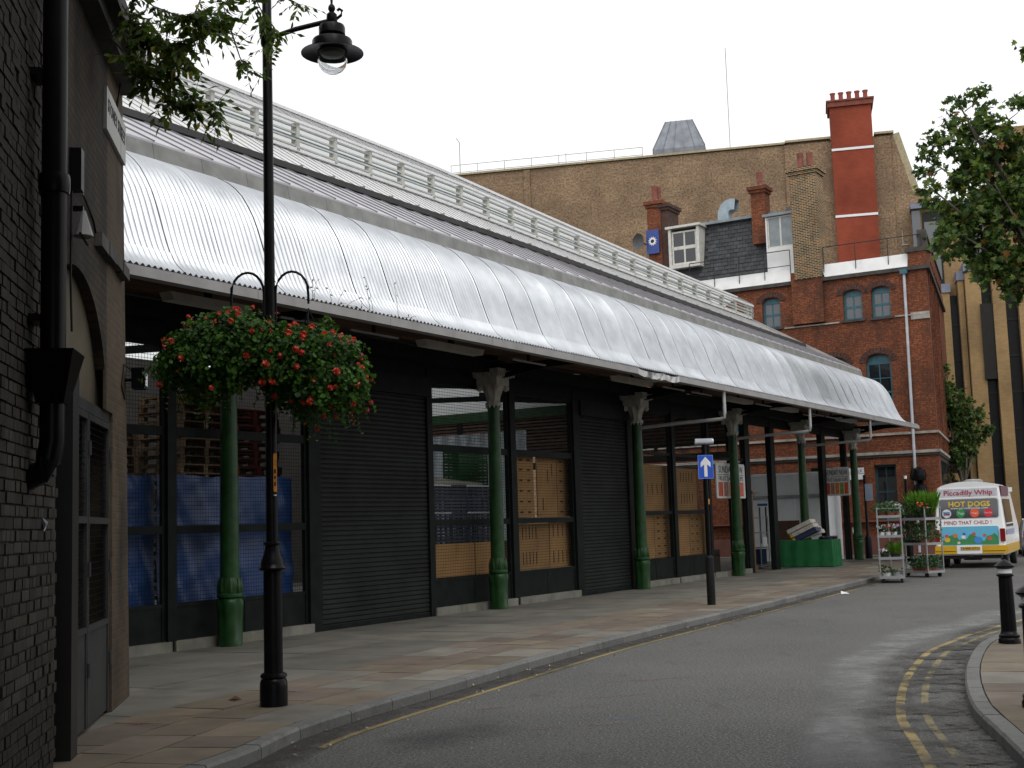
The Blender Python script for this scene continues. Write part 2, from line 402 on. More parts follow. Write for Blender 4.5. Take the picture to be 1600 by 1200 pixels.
patch((-3.55,12.1),.14,.05,.2,stainM('red_spot',(.3,.04,.04),6,.3,.6),'spray_mark',.1285)
# a worn give-way dash further up
for (x,y) in ((7.6,29.9),(9.4,32.6)): tag(MB().quad((x,y,.004),(x+1.3,y+.25,.004),(x+1.3,y+.35,.004),(x,y+.1,.004)).build('worn_line', yellow_faint), kind='structure')
# ================================================================== MARKET HALL  (local x = along the street front, local -y = towards the street)
S0, S1 = -12.9, 26.6
hall = thing('market_hall', 'long market hall with curved corrugated metal canopy and green iron columns', 'market hall', MO, PI/2-TH)
def off(s): t = max(0, min(1, (26.6-s)/22)); return .5*t**1.3
glaze_m, gn, gp = nodes('translucent_roof_glazing')
gp.inputs['Base Color'].default_value = (.8,.8,.8,1); gp.inputs['Roughness'].default_value = .35
tr = gn.nodes.new('ShaderNodeBsdfTranslucent'); tr.inputs[0].default_value = (.75,.77,.78,1); mxs = gn.nodes.new('ShaderNodeMixShader'); mxs.inputs[0].default_value = .12
gn.links.new(gp.outputs[0], mxs.inputs[1]); gn.links.new(tr.outputs[0], mxs.inputs[2]); gn.links.new(mxs.outputs[0], gn.nodes['Material Output'].inputs[0])
glaze_b = glaze_m.copy(); glaze_b.name = 'clear_lantern_glazing'; [setattr(x.inputs[0],'default_value',.7) for x in glaze_b.node_tree.nodes if x.type == 'MIX_SHADER']
# --- canopy sheets
canopy = link('canopy', None, hall)
UP = [(.47,7.08),(.62,7.065),(.78,7.015),(.93,6.945),(1.07,6.85),(1.2,6.73),(1.31,6.58),(1.41,6.42),(1.49,6.25),(1.56,6.07),(1.63,5.88),(1.7,5.7),(1.77,5.55)]
AP = [(1.775,5.575),(1.83,5.47),(1.91,5.37),(2.02,5.28),(2.16,5.21),(2.3,5.185),(2.45,5.16)]
def corr_sheet(s0, s1, prof, amp, pitch, lift0, lift1, topf, dent=0):
    n = max(8, int(round((s1-s0)/pitch*6))); vs = []; fs = []; m_ = len(prof)
    for i in range(n+1):
        f = i/n; s = s0+(s1-s0)*f; w = amp*math.cos(2*PI*(s-S0)/pitch)+lift0+(lift1-lift0)*f
        for k,(nn,z) in enumerate(prof):
            a = prof[max(0,k-1)]; b = prof[min(m_-1,k+1)]; dx,dz = b[0]-a[0], b[1]-a[1]; L = math.hypot(dx,dz)
            ox,oz = -dz/L, dx/L                         # outward normal (up and to the street)
            zz = z+off(s)*topf*(1-k/(m_-1))
            vs.append((s, -(nn-dz/L*w), zz+(dx/L)*w))
    for i in range(n):
        for k in range(m_-1): a = i*m_+k; fs.append((a,a+1,a+m_+1,a+m_))
    return MB().add(vs, fs)
w_ = 1.0; s = S0; k = 0
while s < S1-.05:
    e = min(s+w_, S1)
    corr_sheet(s+.001, e-random.choice((.007,.011,.015)), UP, .017, .1, .0, .0, .35).build('corrugated_sheet', galv, canopy, True)
    s = e
s = S0
while s < S1-.05:
    e = min(s+2.0, S1)
    corr_sheet(s+.003, e-.003, AP, .017, .1, -.006, -.012, 0).build('apron_sheet', galv, canopy, True)
    s = e
# added dark sheet below: its colour stands for seam and eave shadow
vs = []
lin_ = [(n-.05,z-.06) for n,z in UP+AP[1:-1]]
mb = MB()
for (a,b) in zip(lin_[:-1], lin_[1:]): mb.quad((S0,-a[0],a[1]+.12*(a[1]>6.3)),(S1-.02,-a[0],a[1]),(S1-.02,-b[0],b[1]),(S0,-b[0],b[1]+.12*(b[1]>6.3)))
mb.box(S0,S1,-2.325,-2.3,5.0,5.163); mb.build('shade_lining', gap_shadow, canopy)
# --- gutter in sections, one of them crumpled
gut = link('eaves_gutter', None, hall); gp_ = [(2.33,5.13),(2.33,4.985),(2.5,4.985),(2.5,5.115),(2.485,5.115),(2.485,5.0),(2.345,5.0),(2.345,5.13)]
gut_bent = M('bent_bright_metal', (.45,.45,.45), .3, .7, .2, 6)
def gutter(s0, s1, bent):
    n = 40 if bent else 4; vs = []; fs = []; m_ = len(gp_)
    for i in range(n+1):
        s = s0+(s1-s0)*i/n
        for j,(nn,z) in enumerate(gp_):
            dn = dz = 0
            if bent:
                e = math.sin(PI*i/n)**.6
                dn = e*(.05*noise.noise(Vector((s*2.2,j*.9,1)))+.05*noise.noise(Vector((s*6,j*1.7,4)))); dz = e*(-.05+.06*noise.noise(Vector((s*1.7,j*.4,7)))+.03*noise.noise(Vector((s*7,j,2))))
            vs.append((s, -(nn+dn), z+dz))
    for i in range(n): fs += [(i*m_+j, i*m_+(j+1)%m_, (i+1)*m_+(j+1)%m_, (i+1)*m_+j) for j in range(m_)]
    fs += [tuple(range(m_)), tuple(range(n*m_+m_-1, n*m_-1, -1))]
    o = MB().add(vs, fs).build('gutter_section', gut_bent if bent else zinc, gut)
    if bent: o['label'] = 'crumpled shiny section of gutter'
s = S0
for L in [2.9,3,3,3,2.9,2.2]+[3]*7+[1.6]:
    e = min(s+L, S1); gutter(s+.004, e-.004, abs(s-1.9) < .35 or abs(s+.9) < 0); s = e
    if s >= S1-.01: break
# --- fascia band, standing seam pans, dark valley gutter
band = MB()
N = 40
for i in range(N):
    a = S0+(S1-S0)*i/N; b = S0+(S1-S0)*(i+1)/N-.008
    za,zb = off(a)*.35, off(b)*.35
    band.add([(a,-.49,7.06+za),(b,-.49,7.06+zb),(b,-.43,7.37+zb),(a,-.43,7.37+za),(a,-.2,7.06+za),(b,-.2,7.06+zb),(b,-.2,7.39+zb),(a,-.2,7.39+za)], [(0,1,2,3),(3,2,6,7),(4,7,6,5),(0,3,7,4),(1,5,6,2),(0,4,5,1)])
band.build('fascia_band', lead, hall)
seam = link('seamed_roof', None, hall); s = S0
while s < S1-.05:
    e = min(s+.6, S1)
    def P_(ss, nn, z, f, dz=0): return (ss, -nn, z+off(ss)*f+dz)
    A,B = (.4,7.41,.36),(-1.8,8.55,.48)
    mb = MB()
    q = [P_(s+.002,*A[:2],A[2]),P_(e-.002,*A[:2],A[2]),P_(e-.002,*B[:2],B[2]),P_(s+.002,*B[:2],B[2])]
    mb.add(q+[(x,y,z-.04) for x,y,z in q], [(0,1,2,3),(7,6,5,4),(0,4,5,1),(1,5,6,2),(2,6,7,3),(3,7,4,0)])
    mb.build('roof_pan', seamroof, seam)
    MB().bar((s+.03, -A[0]+.01, A[1]+off(s)*A[2]+.012),(s+.03, -B[0], B[1]+off(s)*B[2]+.012), .03, .03).build('roof_rib', M('rib_grey', (.17,.165,.175), .6), seam); s = e
valley = MB(); clips = MB()
for i in range(N):
    a = S0+(S1-S0)*i/N; b = S0+(S1-S0)*(i+1)/N
    for (n0,n1,z0,z1) in ((-1.72,-2.05,8.54,8.66),):
        za,zb = off(a)*.5, off(b)*.5
        valley.add([(a,-n0,z0+za),(b,-n0,z0+zb),(b,-n1,z0+zb),(a,-n1,z0+za),(a,-n0,z1+za),(b,-n0,z1+zb),(b,-n1,z1+zb),(a,-n1,z1+za)], [(0,3,2,1),(4,5,6,7),(0,1,5,4),(2,3,7,6)])
    clips.box(a, a+.05, 1.76, 1.9, 8.64+off(a)*.5, 8.72+off(a)*.5)
valley.build('valley_gutter', M('black_bitumen', (.035,.034,.033), .7), hall); tag(clips.build('gutter_clip', zinc, hall), kind='stuff')
# --- patent glazing: panes and bars, lower and upper
def glazing(nm, A, B, pitch, s_from, barw=.022, gm=None):
    root = link(nm, None, hall); s = s_from; bars = MB()
    while s < S1-.02:
        e = min(s+pitch, S1)
        q = [P_(s,A[0],A[1],A[2]),P_(e,A[0],A[1],A[2]),P_(e,B[0],B[1],B[2]),P_(s,B[0],B[1],B[2])]
        MB().add(q, [(0,1,2,3)]).build('pane', gm or glaze_m, root)
        bars.bar((s,-A[0],A[1]+off(s)*A[2]+.008),(s,-B[0],B[1]+off(s)*B[2]+.008), barw, .02)
        s = e
    tag(bars.build('glazing_bars', M('bar_grey', (.3,.3,.3), .5), root), kind='stuff'); return root
glazing('lower_glazing', (-2.06,8.67,.5), (-3.98,9.88,.62), .36, -9.5)
glazing('upper_glazing', (-3.9,10.45,.85), (-4.55,10.86,1.0), .36, -9.5, gm=glaze_b)
mb = MB(); mr = MB(); ms_ = MB()
for i in range(N):
    a = -9.5+(S1+.05+9.5)*i/N; b = -9.5+(S1+.05+9.5)*(i+1)/N
    mb.bar((a,4.56,10.88+off(a)),(b-.01,4.56,10.88+off(b)), .16, .07)
    mr.bar((a,3.86,10.43+off(a)*.85),(b,3.86,10.43+off(b)*.85), .08, .06); ms_.bar((a,3.94,9.92+off(a)*.62),(b,3.94,9.92+off(b)*.62), .12, .07)
mb.build('ridge_cap', white_bar, hall); mr.build('head_rail', white_bar, hall); ms_.build('sill_rail', white_bar, hall)
mb = MB()
for i in range(N):
    a = -9.5+(S1+9.5)*i/N; b = -9.5+(S1+9.5)*(i+1)/N
    mb.tube([(a,3.78,10.1+off(a)*.68),(b,3.78,10.1+off(b)*.68)], .018, 6)
mb.build('conduit', M('blue_grey_conduit', (.12,.17,.19), .5), hall)
louv = link('louvre_band', None, hall); s = -8.2
while s < S1-.3:
    e = min(s+1.32, S1)
    MB().add([(s-.05,3.88,9.9+off(s)*.62),(s+.05,3.88,9.9+off(s)*.62),(s+.05,4.04,9.9+off(s)*.62),(s-.05,4.04,9.9+off(s)*.62),(s-.05,3.88,10.42+off(s)*.85),(s+.05,3.88,10.42+off(s)*.85),(s+.05,4.04,10.42+off(s)*.85),(s-.05,4.04,10.42+off(s)*.85)],
             [(0,1,5,4),(1,2,6,5),(2,3,7,6),(3,0,4,7),(4,5,6,7)]).build('louvre_post', louvre_m, louv)
    for k in range(4):
        f = (k+.5)/4
        za = lambda ss: 9.94+off(ss)*.62+f*(.47+off(ss)*.23)
        MB().add([(s+.055,3.9,za(s)-.03),(e-.055,3.9,za(e)-.03),(e-.055,3.99,za(e)-.012),(s+.055,3.99,za(s)-.012),(s+.055,3.9,za(s)+.008),(e-.055,3.9,za(e)+.008),(e-.055,3.99,za(e)+.026),(s+.055,3.99,za(s)+.026)],
                 [(0,1,5,4),(1,2,6,5),(2,3,7,6),(3,0,4,7),(4,5,6,7),(3,2,1,0)]).build('louvre_slat', louvre_m, louv)
    s = e
MB().box(S1-.08,S1,3.88,4.04,9.9,10.45).build('louvre_post', louvre_m, louv)
# verge board on the far gable, rear slopes and end frame
mb = MB(); mb.bar((S1+.03,-.35,7.36),(S1+.03,3.98,9.86), .08, .16); mb.bar((S1+.03,3.9,9.95),(S1+.03,3.9,10.5), .08,.12); mb.bar((S1+.03,3.86,10.46),(S1+.03,4.6,10.9), .08,.1)
mb.build('verge_board', zinc, hall)
mb = MB()
for (A,B) in (((-4.55,10.86,1.0),(-5.2,10.45,.85)),):
    for i in range(N):
        a = S0+(S1-S0)*i/N; b = S0+(S1-S0)*(i+1)/N
        mb.add([P_(a,*A[:2],A[2]),P_(b,*A[:2],A[2]),P_(b,*B[:2],B[2]),P_(a,*B[:2],B[2])],[(0,1,2,3)])
mb.build('rear_glazing', glaze_b, hall)
mb = MB(); mb.quad((S0,5.1,10.2),(S1,5.1,9.85),(S1,9.2,7.4),(S0,9.2,7.6)); MB().quad((S0,9.2,7.6),(S1,9.2,7.4),(S1,17,7.4),(S0,17,7.6)).build('rear_skylight', glaze_b, hall)
mb.box(S0,S1,16.9,17,0,7.5); mb.box(S0,S0+.1,-.4,17,.1,7.3)
mb.build('rear_roof', M('dark_hall_lining', (.05,.045,.04), .8), hall)
# --- soffit boards, beams
sof = link('soffit', None, hall); k = 0
for j in range(1,13):
    nn = 2.26-j*.2; z = 5.2+.1*(2.26-nn)*.9+.02
    for (a,b) in ((S0,-5.3),(-5.3,1.2),(1.2,7.6),(7.6,14),(14,20.3),(20.3,S1)):
        MB().box(a+.01,b-.01,-nn,-nn+.17,z,z+.03).build('soffit_board', timber, sof)
mb = MB().box(S0,S1,-.16,.16,5.04,5.3); mb.build('column_beam', dark_metal, hall)
mb = MB().box(S0,S1-.3,.28,.46,4.8,5.12); mb.build('lintel_beam', dark_metal, hall)
colS = (-7.94,0,6.98,13.69,20.07,26.3)
tb = MB()
for s in colS:
    tb.bar((s,-2.3,5.14),(s,.0,5.14), .12,.14); tb.bar((s,-.1,5.28),(s,9,6.2), .14,.3)
    tb.bar((s,-1.6,5.15),(s,-.05,4.95),.07,.1)
tb.build('canopy_bracket', dark_metal, hall)
# --- iron columns
def lob(r, z, t): return r*(1.06-.2*abs(math.cos(2*t))**4) if .08 < z < .73 else r
shaftP = [(.15,1.05),(.148,1.3),(.143,2.4),(.13,4.0),(.128,4.28)]
baseP = [(.185,0),(.185,.06),(.178,.1),(.18,.45),(.19,.6),(.2,.68),(.185,.735),(.168,.745),(.2,.76),(.205,.785),(.2,.81),(.172,.83),(.178,.9),(.185,.95),(.165,1.02),(.151,1.06)]
capP = [(.135,0),(.165,.015),(.17,.05),(.14,.07),(.135,.12),(.15,.2),(.185,.3),(.235,.4),(.25,.44)]
def leafy(r, z, t): return r*(1+.07*math.cos(8*t)) if .1 < z < .42 else r
me_sh = MB().lathe(shaftP, seg=20).mesh('column', green_paint, True)
mbb = MB().lathe(baseP, seg=32, fn=lob)
for k in range(8):
    t = 2*PI*k/8; mbb.lathe([(.01,.8),(.035,.85),(.032,.93),(.012,1.03),(.002,1.07)], (.168*math.cos(t),.168*math.sin(t),0), 6)
me_ba = mbb.mesh('base', green_paint, True)
mbc = MB().lathe(capP, (0,0,4.27), 32, leafy)
for k in range(10):
    t = 2*PI*k/10; mbc.lathe([(.03,.07),(.028,.0),(.004,-.05)], (.145*math.cos(t),.145*math.sin(t),4.27), 6)
mbc.box(-.25,.25,-.25,.25,4.70,4.86); mbc.box(-.29,.29,-.29,.29,4.86,4.90); mbc.box(-.33,.33,-.33,.33,4.90,4.95); mbc.box(-.37,.37,-.37,.37,4.95,5.035)
for sx in (-1,1):
    for sy in (-1,1):
        mbc.lathe([(.0,.0),(.06,.03),(.075,.09),(.05,.15),(.0,.17)], (sx*.2,sy*.2,4.57), 8)
for k in range(-3,4):
    for sy in (-1,1): mbc.box(k*.1-.03,k*.1+.03,sy*.335-.012,sy*.335+.012,4.875,4.945); mbc.box(sy*.335-.012,sy*.335+.012,k*.1-.03,k*.1+.03,4.875,4.945)
me_ca = mbc.mesh('capital', stone_cap, True)
for s in colS:
    c = link('column', me_sh, hall, (s,0,.115)); c.scale = (1,1,.992)
    link('base', me_ba, c); link('capital', me_ca, c)
# --- rainwater branch pipes from gutter to column
for s in (6.98,13.69,20.07):
    MB().tube([(s,-2.42,5.0),(s,-2.42,4.42),(s,-2.40,4.33),(s,-2.32,4.3),(s,-1.2,4.27),(s,-.12,4.22)], .045, 10).build('rainwater_pipe', M('grey_rain_pipe', (.36,.36,.36), .5, .1, .15), hall, True)
# --- fluorescent fittings under the soffit
for k,(a,b) in enumerate(((-10.63,-9.0),(-4.63,-2.7),(2.97,4.85),(9.76,11.55),(13.7,15.5),(19.94,21.8))):
    o = MB(); o.prism([(a+.06,5.02),(b-.06,5.02),(b,5.13),(a,5.13)], -1.51,-1.29)
    l = o.build('light_fitting', M('grey_light_fitting', (.4,.38,.35), .5), hall); MB().box((a+b)/2-.05,(a+b)/2+.05,-1.43,-1.37,5.13,5.32).build('stem', dark_metal, l)
for a in (-8.3,-6.6,-1.5,5.6,7.4,12.0,17.0,18.5,23): MB().box(a,a+1.3,-1.42,-1.38,5.06,5.09).build('tube_light', M('dim_tube', (.4,.4,.4), .4), hall); 
for a in (-8.3,-6.6,-1.5,5.6,7.4,12.0,17.0,18.5,23): MB().box(a+.6,a+.65,-1.42,-1.38,5.09,5.32).build('tube_stem', dark_metal, hall)
# --- front screen: posts, transoms, kick panels, wire mesh
FY = .35
def mesh_bay(s0, s1, rails, label=None, kick=True, wires=True, div=None):
    b = link('mesh_screen', None, hall)
    f = MB(); f.box(s0,s0+.06,FY-.03,FY+.03,.27,4.8); f.box(s1-.06,s1,FY-.03,FY+.03,.27,4.8); f.box(s0+.06,s1-.06,FY-.03,FY+.03,4.72,4.8)
    for z0,z1 in rails: f.box(s0+.06,s1-.06,FY-.032,FY+.032,z0,z1)
    if div: f.box(div-.05,div+.05,FY-.028,FY+.028,.8,4.72)
    f.build('screen_frame', dark_metal, b)
    if kick:
        kp = MB(); mid = (s0+s1)/2
        kp.box(s0+.06,mid-.01,FY-.012,FY+.012,.27,.79); kp.box(mid+.01,s1-.06,FY-.012,FY+.012,.27,.79); kp.box(s0+.06,s1-.06,FY-.025,FY+.025,.77,.83)
        kp.build('kick_panel', dark_metal, b)
    if wires:
        wm = MB(); z0 = .83 if kick else .3; t = .0035; x = s0+.1
        while x < s1-.06: wm.quad((x-t,FY-.002,z0),(x+t,FY-.002,z0),(x+t,FY-.002,4.72),(x-t,FY-.002,4.72)); x += .06
        z = z0+.03
        while z < 4.72: wm.quad((s0+.06,FY+.002,z-t),(s1-.06,FY+.002,z-t),(s1-.06,FY+.002,z+t),(s0+.06,FY+.002,z+t)); z += .06
        tag(wm.build('wire_mesh', dark_metal, b), kind='stuff')
    MB().box(s0-.05,s1+.05,FY-.13,FY+.1,.115,.27).build('plinth', M('mossy_plinth', (.17,.165,.14), .9, 0, .25, 3, .2, 40, dirt=(.06,.065,.03), dirtlo=.5), b)
    return b
R2 = ((3.36,3.5),(1.87,1.99))
mesh_bay(-12.7,-8.98,R2); mesh_bay(-8.8,-5.7,R2); mesh_bay(-1.9,1.1,R2); mesh_bay(1.32,4.02,R2); mesh_bay(7.32,9.75,((2.0,2.1),(3.6,3.68))); mesh_bay(9.95,12.28,((2.0,2.1),(3.6,3.68))); mesh_bay(12.45,15.35,((3.6,3.68),), kick=False, wires=False)
pm = MB
for (a,b) in ((-8.98,-8.8),(-5.7,-5.38),(-2.08,-1.9),(1.1,1.32),(4.02,4.36),(6.95,7.32),(9.75,9.95),(12.28,12.45),(15.35,15.75),(17.72,18.1),(23.2,23.6),(26.0,26.3)):
    MB().box(a,b,FY-.09,FY+.09,.1,5.0).build('screen_post', dark_metal, hall)
def roller(s0, s1):
    h = MB(); n = int(4.1/.085); vs = []
    z = .13; pr = []
    while z < 4.42:
        pr += [(0,z),(.022,z+.02),(.022,z+.06),(0,z+.083)]; z += .085
    for y,z in pr: vs += [(s0,FY-.02-y,z),(s1,FY-.02-y,z)]
    h.add(vs, [(2*i,2*i+1,2*i+3,2*i+2) for i in range(len(pr)-1)])
    o = h.build('roller_shutter', shutter_m, hall)
    MB().box(s0-.02,s1+.02,FY-.14,FY+.1,4.42,4.8).build('shutter_box', dark_metal, o); MB().box(s0,s1,FY-.06,FY+.03,.118,.2).build('bottom_rail', dark_metal, o)
roller(-5.38,-2.08); roller(4.36,6.95)
# --- slatted screen, beam and glazed strip across the hall, seen through the mesh
scr = link('slatted_screen', None, hall)
z = 4.3
while z < 5.5:
    MB().box(15.45,15.5,.9,15,z,z+.07).build('screen_slat', timber, scr); z += .115
MB().box(15.6,15.63,.9,15,4.2,5.55).build('screen_dark_fill', timber_dark, scr)  # added dark panel standing for the darkness behind the slats
for y in (.9,3.4,5.9,8.4,10.9,13.4,15): MB().box(15.5,15.58,y-.05,y+.05,3.9,5.6).build('screen_stud', timber_dark, scr)
MB().box(15.4,15.6,.6,15.2,5.52,5.86).build('cross_beam', green_paint, hall)
MB().box(15.48,15.52,5.5,15.2,5.86,6.9).build('gable_glazing', glaze_m, hall)
MB().box(15.35,15.65,.6,15.2,3.72,3.95).build('lower_beam', timber_dark, hall)
for y in (.8,5.9,11): MB().box(15.38,15.62,y-.1,y+.1,.12,5.5).build('inner_post', dark_metal, hall)
# roof trusses inside
tr_ = MB()
for s in (-9,-4,1,6,11,16,21,26):
    tr_.bar((s,.3,5.7),(s,4.5,9.6), .12,.2); tr_.bar((s,4.5,9.6),(s,9,6.8), .12,.2); tr_.bar((s,.3,5.5),(s,9.2,5.9), .1,.16)
tr_.build('roof_truss', dark_metal, hall)
# ================================================================== THINGS IN AND UNDER THE HALL
MR = PI/2-TH
def at_hall(name, label, cat, s, n, z=.125, rz=0, group=None): return thing(name, label, cat, W(s,n,z), MR+rz, group)
def hang(o, s, n, z, rz=0): o.location = W(s,n,z); o.rotation_euler = (0,0,MR+rz); return o
# blue tarpaulins behind the mesh
tarp_m = M('blue_tarpaulin', (.008,.045,.17), .4, 0, .25, 2, .35, 9)
def tarp(s0, s1, z0, z1, label, ragged=False):
    nx, nz = 60, 40; vs = []; fs = []
    for i in range(nx+1):
        for j in range(nz+1):
            x = (s1-s0)*i/nx; z = z0+(z1-z0)*j/nz
            y = .05*noise.noise(Vector((x*1.3+s0, z*.9, 3)))+.03*noise.noise(Vector((x*5+z*2.5, z*.8, 9)))+.02*noise.noise(Vector((x*2-z*4, z*2, 5)))
            zz = z+(.05*noise.noise(Vector((x*2.2,s0,1))) if j == nz else 0)
            if ragged and j < 8: x += (8-j)*.012*noise.noise(Vector((z*9,x,2)))-(.05*(8-j)/8 if i == nx else 0)
            vs.append((x, y, zz))
    for i in range(nx):
        for j in range(nz): a = i*(nz+1)+j; fs.append((a,a+nz+1,a+nz+2,a+1))
    o = MB().add(vs, fs).build('tarpaulin', tarp_m, None, True); hang(o, s0, -.62, 0); return tag(o, label, 'tarpaulin', 'blue tarpaulins behind the wire mesh')
tarp(-9.75,-8.9,.13,2.76,'narrow blue tarpaulin behind the mesh beside the old brick pier')
tarp(-8.85,-5.75,.13,2.78,'wide wrinkled blue tarpaulin hung behind the mesh beside the grey roller shutter', True)
# pallets
pal_m = M('weathered_pallet_wood', (.2,.13,.075), .85, 0, .3, 5, .2, 60, rnd=.3); pal_red = M('red_pallet_wood', (.22,.03,.02), .8, 0, .3, 5, .1, 60, rnd=.2)
def pallet_mesh(mat):
    m_ = MB()
    for k in range(7): m_.box(-.6,.6,-.5+k*.15,-.5+k*.15+.11,.122,.144)
    for x in (-.6,-.05,.5):
        m_.box(x,x+.1,-.5,.5,.1,.1215); m_.box(x+.001,x+.099,-.499,.499,.0,.02)
        for y in (-.5,-.07,.36): m_.box(x+.002,x+.098,y,y+.14,.0205,.0995)
    return m_.mesh('pallet', mat)
pm1, pm2 = pallet_mesh(pal_m), pallet_mesh(pal_red)
for (s,n,h,me,lab,grp) in ((-7.15,-1.75,28,pm1,'bare wooden pallet in the tall stack behind the blue tarpaulin','bare wooden pallets'),(-5.75,-1.9,27,pm2,'red painted pallet in the stack beside the grey shutter','red pallets'),(-8.75,-2.3,24,pm1,'wooden pallet in the stack behind the narrow tarpaulin','pallets by the brick pier')):
    for k in range(h):
        o = link('pallet', me, None, W(s+random.uniform(-.03,.03),n+random.uniform(-.03,.03),.125+k*.1445), MR+random.uniform(-.03,.03)); tag(o, lab, 'pallet', grp)
# flattened fruit boxes behind the mesh
slot_me = MB().box(-.065,.065,-.005,.002,-.02,.02).mesh('slot', cardb_dark); vsl_me = MB().box(-.012,.012,-.005,.002,-.14,.14).mesh('slot', cardb_dark)
def board(s0, s1, z0, z1, lab, slots, lean=0, grp=None, n=-.55, curl=0):
    w = s1-s0; h = z1-z0; nx = 10; vs = []; t = .03
    for i in range(nx+1):
        x = w*i/nx; y = curl*math.sin(PI*i/nx)
        vs += [(x,y,0),(x+lean,y,h),(x,y+t,0),(x+lean,y+t,h)]
    fs = []
    for i in range(nx): a = 4*i; b = a+4; fs += [(a,b,b+1,a+1),(a+3,b+3,b+2,a+2),(a+1,b+1,b+3,a+3),(a,a+2,b+2,b)]
    fs += [(0,1,3,2),(4*nx,4*nx+2,4*nx+3,4*nx+1)]
    o = MB().add(vs, fs).build('cardboard_sheet', cardb); hang(o, s0, n, z0); tag(o, lab, 'cardboard', grp)
    for (kind,x,z) in slots: link('slot', slot_me if kind == 'h' else vsl_me, o, (x+lean*z/h, curl*math.sin(PI*x/w), z))
    return o
rows = lambda xs, zs, k='h': [(k,x,z) for x in xs for z in zs]
zz6 = [.12,.36,.6,.84,1.08,1.3]
SH = 'flattened fruit boxes stood behind the mesh'
board(1.82,2.54,2.0,3.45,'cardboard sheet with two columns of slots left of the dark gap, above the rail', rows((.15,.5),zz6), .0)
board(2.70,3.62,2.0,3.46,'plain upper cardboard sheet with a few short upright cuts', [('v',.25,.3),('v',.5,.95),('v',.7,1.1)], .0)
board(3.64,4.40,2.0,3.44,'upper cardboard sheet with two columns of slots beside the second grey shutter', rows((.2,.6),zz6), .0)
board(1.82,3.17,.83,1.86,'lower orange-brown cardboard sheet with rows of upright cuts beside a green column', rows((.15,.3,.45,.6,.75),(.25,.82),'v'), .0)
board(3.19,4.40,.83,1.88,'lower orange-brown cardboard sheet with upright cuts beside the second grey shutter', rows((.15,.35,.55,.75,.95),(.25,.85),'v'), .03, curl=-.03)
board(-1.52,-0.05,.83,1.5,'pale plain cardboard sheet at the foot of the mesh, left of the column', []); board(0.00,1.35,.83,1.5,'pale plain cardboard sheet at the foot of the mesh, behind the column', [])
board(8.07,10.32,2.1,3.35,'large plain cardboard sheet behind the third column above the rail', rows((.6,.9,1.2,1.5),(.6,),'v')); board(10.60,12.02,2.1,3.3,'upper cardboard sheet with fine cuts beside the dark gap', rows((.3,.5,.7,.9,1.1),(.35,.95),'v'))
board(8.07,8.97,.83,1.98,'plain lower cardboard strip directly behind the third column', []); board(9.00,10.32,.83,2.0,'lower cardboard sheet with three columns of slots', rows((.25,.65,1.05),(.12,.32,.52,.72,.92,1.08)))
board(10.62,11.37,.83,1.98,'plain lower cardboard sheet with a brown stained foot', []); board(11.42,12.32,.83,2.0,'warped lower cardboard sheet with two columns of slots', rows((.25,.65),(.15,.38,.6,.82,1.02)), 0, None, -.56, .05); board(12.37,12.82,.83,1.95,'narrow bright lower cardboard strip behind the one way post', [])
# crates in the middle bay
blue_cr = M('navy_plastic_crate', (.006,.01,.04), .4, 0, .3, 4); grn_cr = M('green_plastic_crate', (.015,.12,.03), .4, 0, .3, 4); wht = M('white_plastic_edge', (.55,.57,.6), .4)
def crate_mesh(mat):
    c = MB(); c.box(-.3,.3,-.2,.2,.0,.02)
    for sy in (-1,1):
        for z in (.03,.1,.17,.24): c.box(-.3,.3,sy*.2-.01,sy*.2+.01,z,z+.045)
        for x in (-.29,-.1,.1,.29): c.box(x-.015,x+.015,sy*.2-.012,sy*.2+.012,0,.29)
    for sx in (-1,1):
        for z in (.03,.1,.17,.24): c.box(sx*.3-.01,sx*.3+.01,-.19,.19,z,z+.045)
    return c.mesh('crate', mat)
rim_me = MB().box(-.31,.31,-.215,-.19,.255,.285).mesh('rim', wht)
cb_, cg_ = crate_mesh(blue_cr), crate_mesh(grn_cr)
for i in range(4):
    for k in range(9):
        o = link('crate', cb_, None, W(-.6+i*.62,-1.15,.125+k*.29-.0), MR+random.uniform(-.02,.02)); tag(o, 'navy plastic crate stacked under the pale folded sheet', 'crate', 'navy crates'); (link('rim', rim_me, o) if k in (6,8) and i != 1 else None)
for i in range(2):
    for k in range(12):
        o = link('crate', cg_, None, W(1.4+i*.62,-1.85,.125+k*.29), MR+random.uniform(-.03,.03)); tag(o, 'green plastic crate in the tall stack behind the second column', 'crate', 'green crates')
ps = MB(); ps.add([(-1.55,-.1,2.745),(.3,-.1,2.745),(.9,.3,2.8),(-1.55,.5,2.95),(-1.55,-.1,2.76),(.3,-.1,2.76),(.9,.3,2.815),(-1.55,.5,2.965)], [(3,2,1,0),(4,5,6,7),(0,1,5,4),(1,2,6,5),(2,3,7,6),(3,0,4,7)])
tag(hang(ps.build('folded_sheet', M('pale_canvas', (.5,.46,.38), .8)), .85, -1.15, 0), 'pale folded canvas sheet lying on the navy crates', 'sheet')
pc = MB(); n_ = 60; vs = []
for i in range(n_+1): x = -1.2+3.6*i/n_; y = .04*math.sin(x*14); vs += [(x,y,.13),(x,y,4.6)]
pc.add(vs, [(2*i,2*i+2,2*i+3,2*i+1) for i in range(n_)])
o = pc.build('strip_curtain', M('clear_plastic_strips', (.6,.66,.72), .3, 0, .12, 3)); o.location = W(9.5,-7.2); o.rotation_euler = (0,0,MR-PI/2+.0)
tag(o, 'pale ribbed plastic curtain hanging far inside the hall behind the second column', 'curtain')
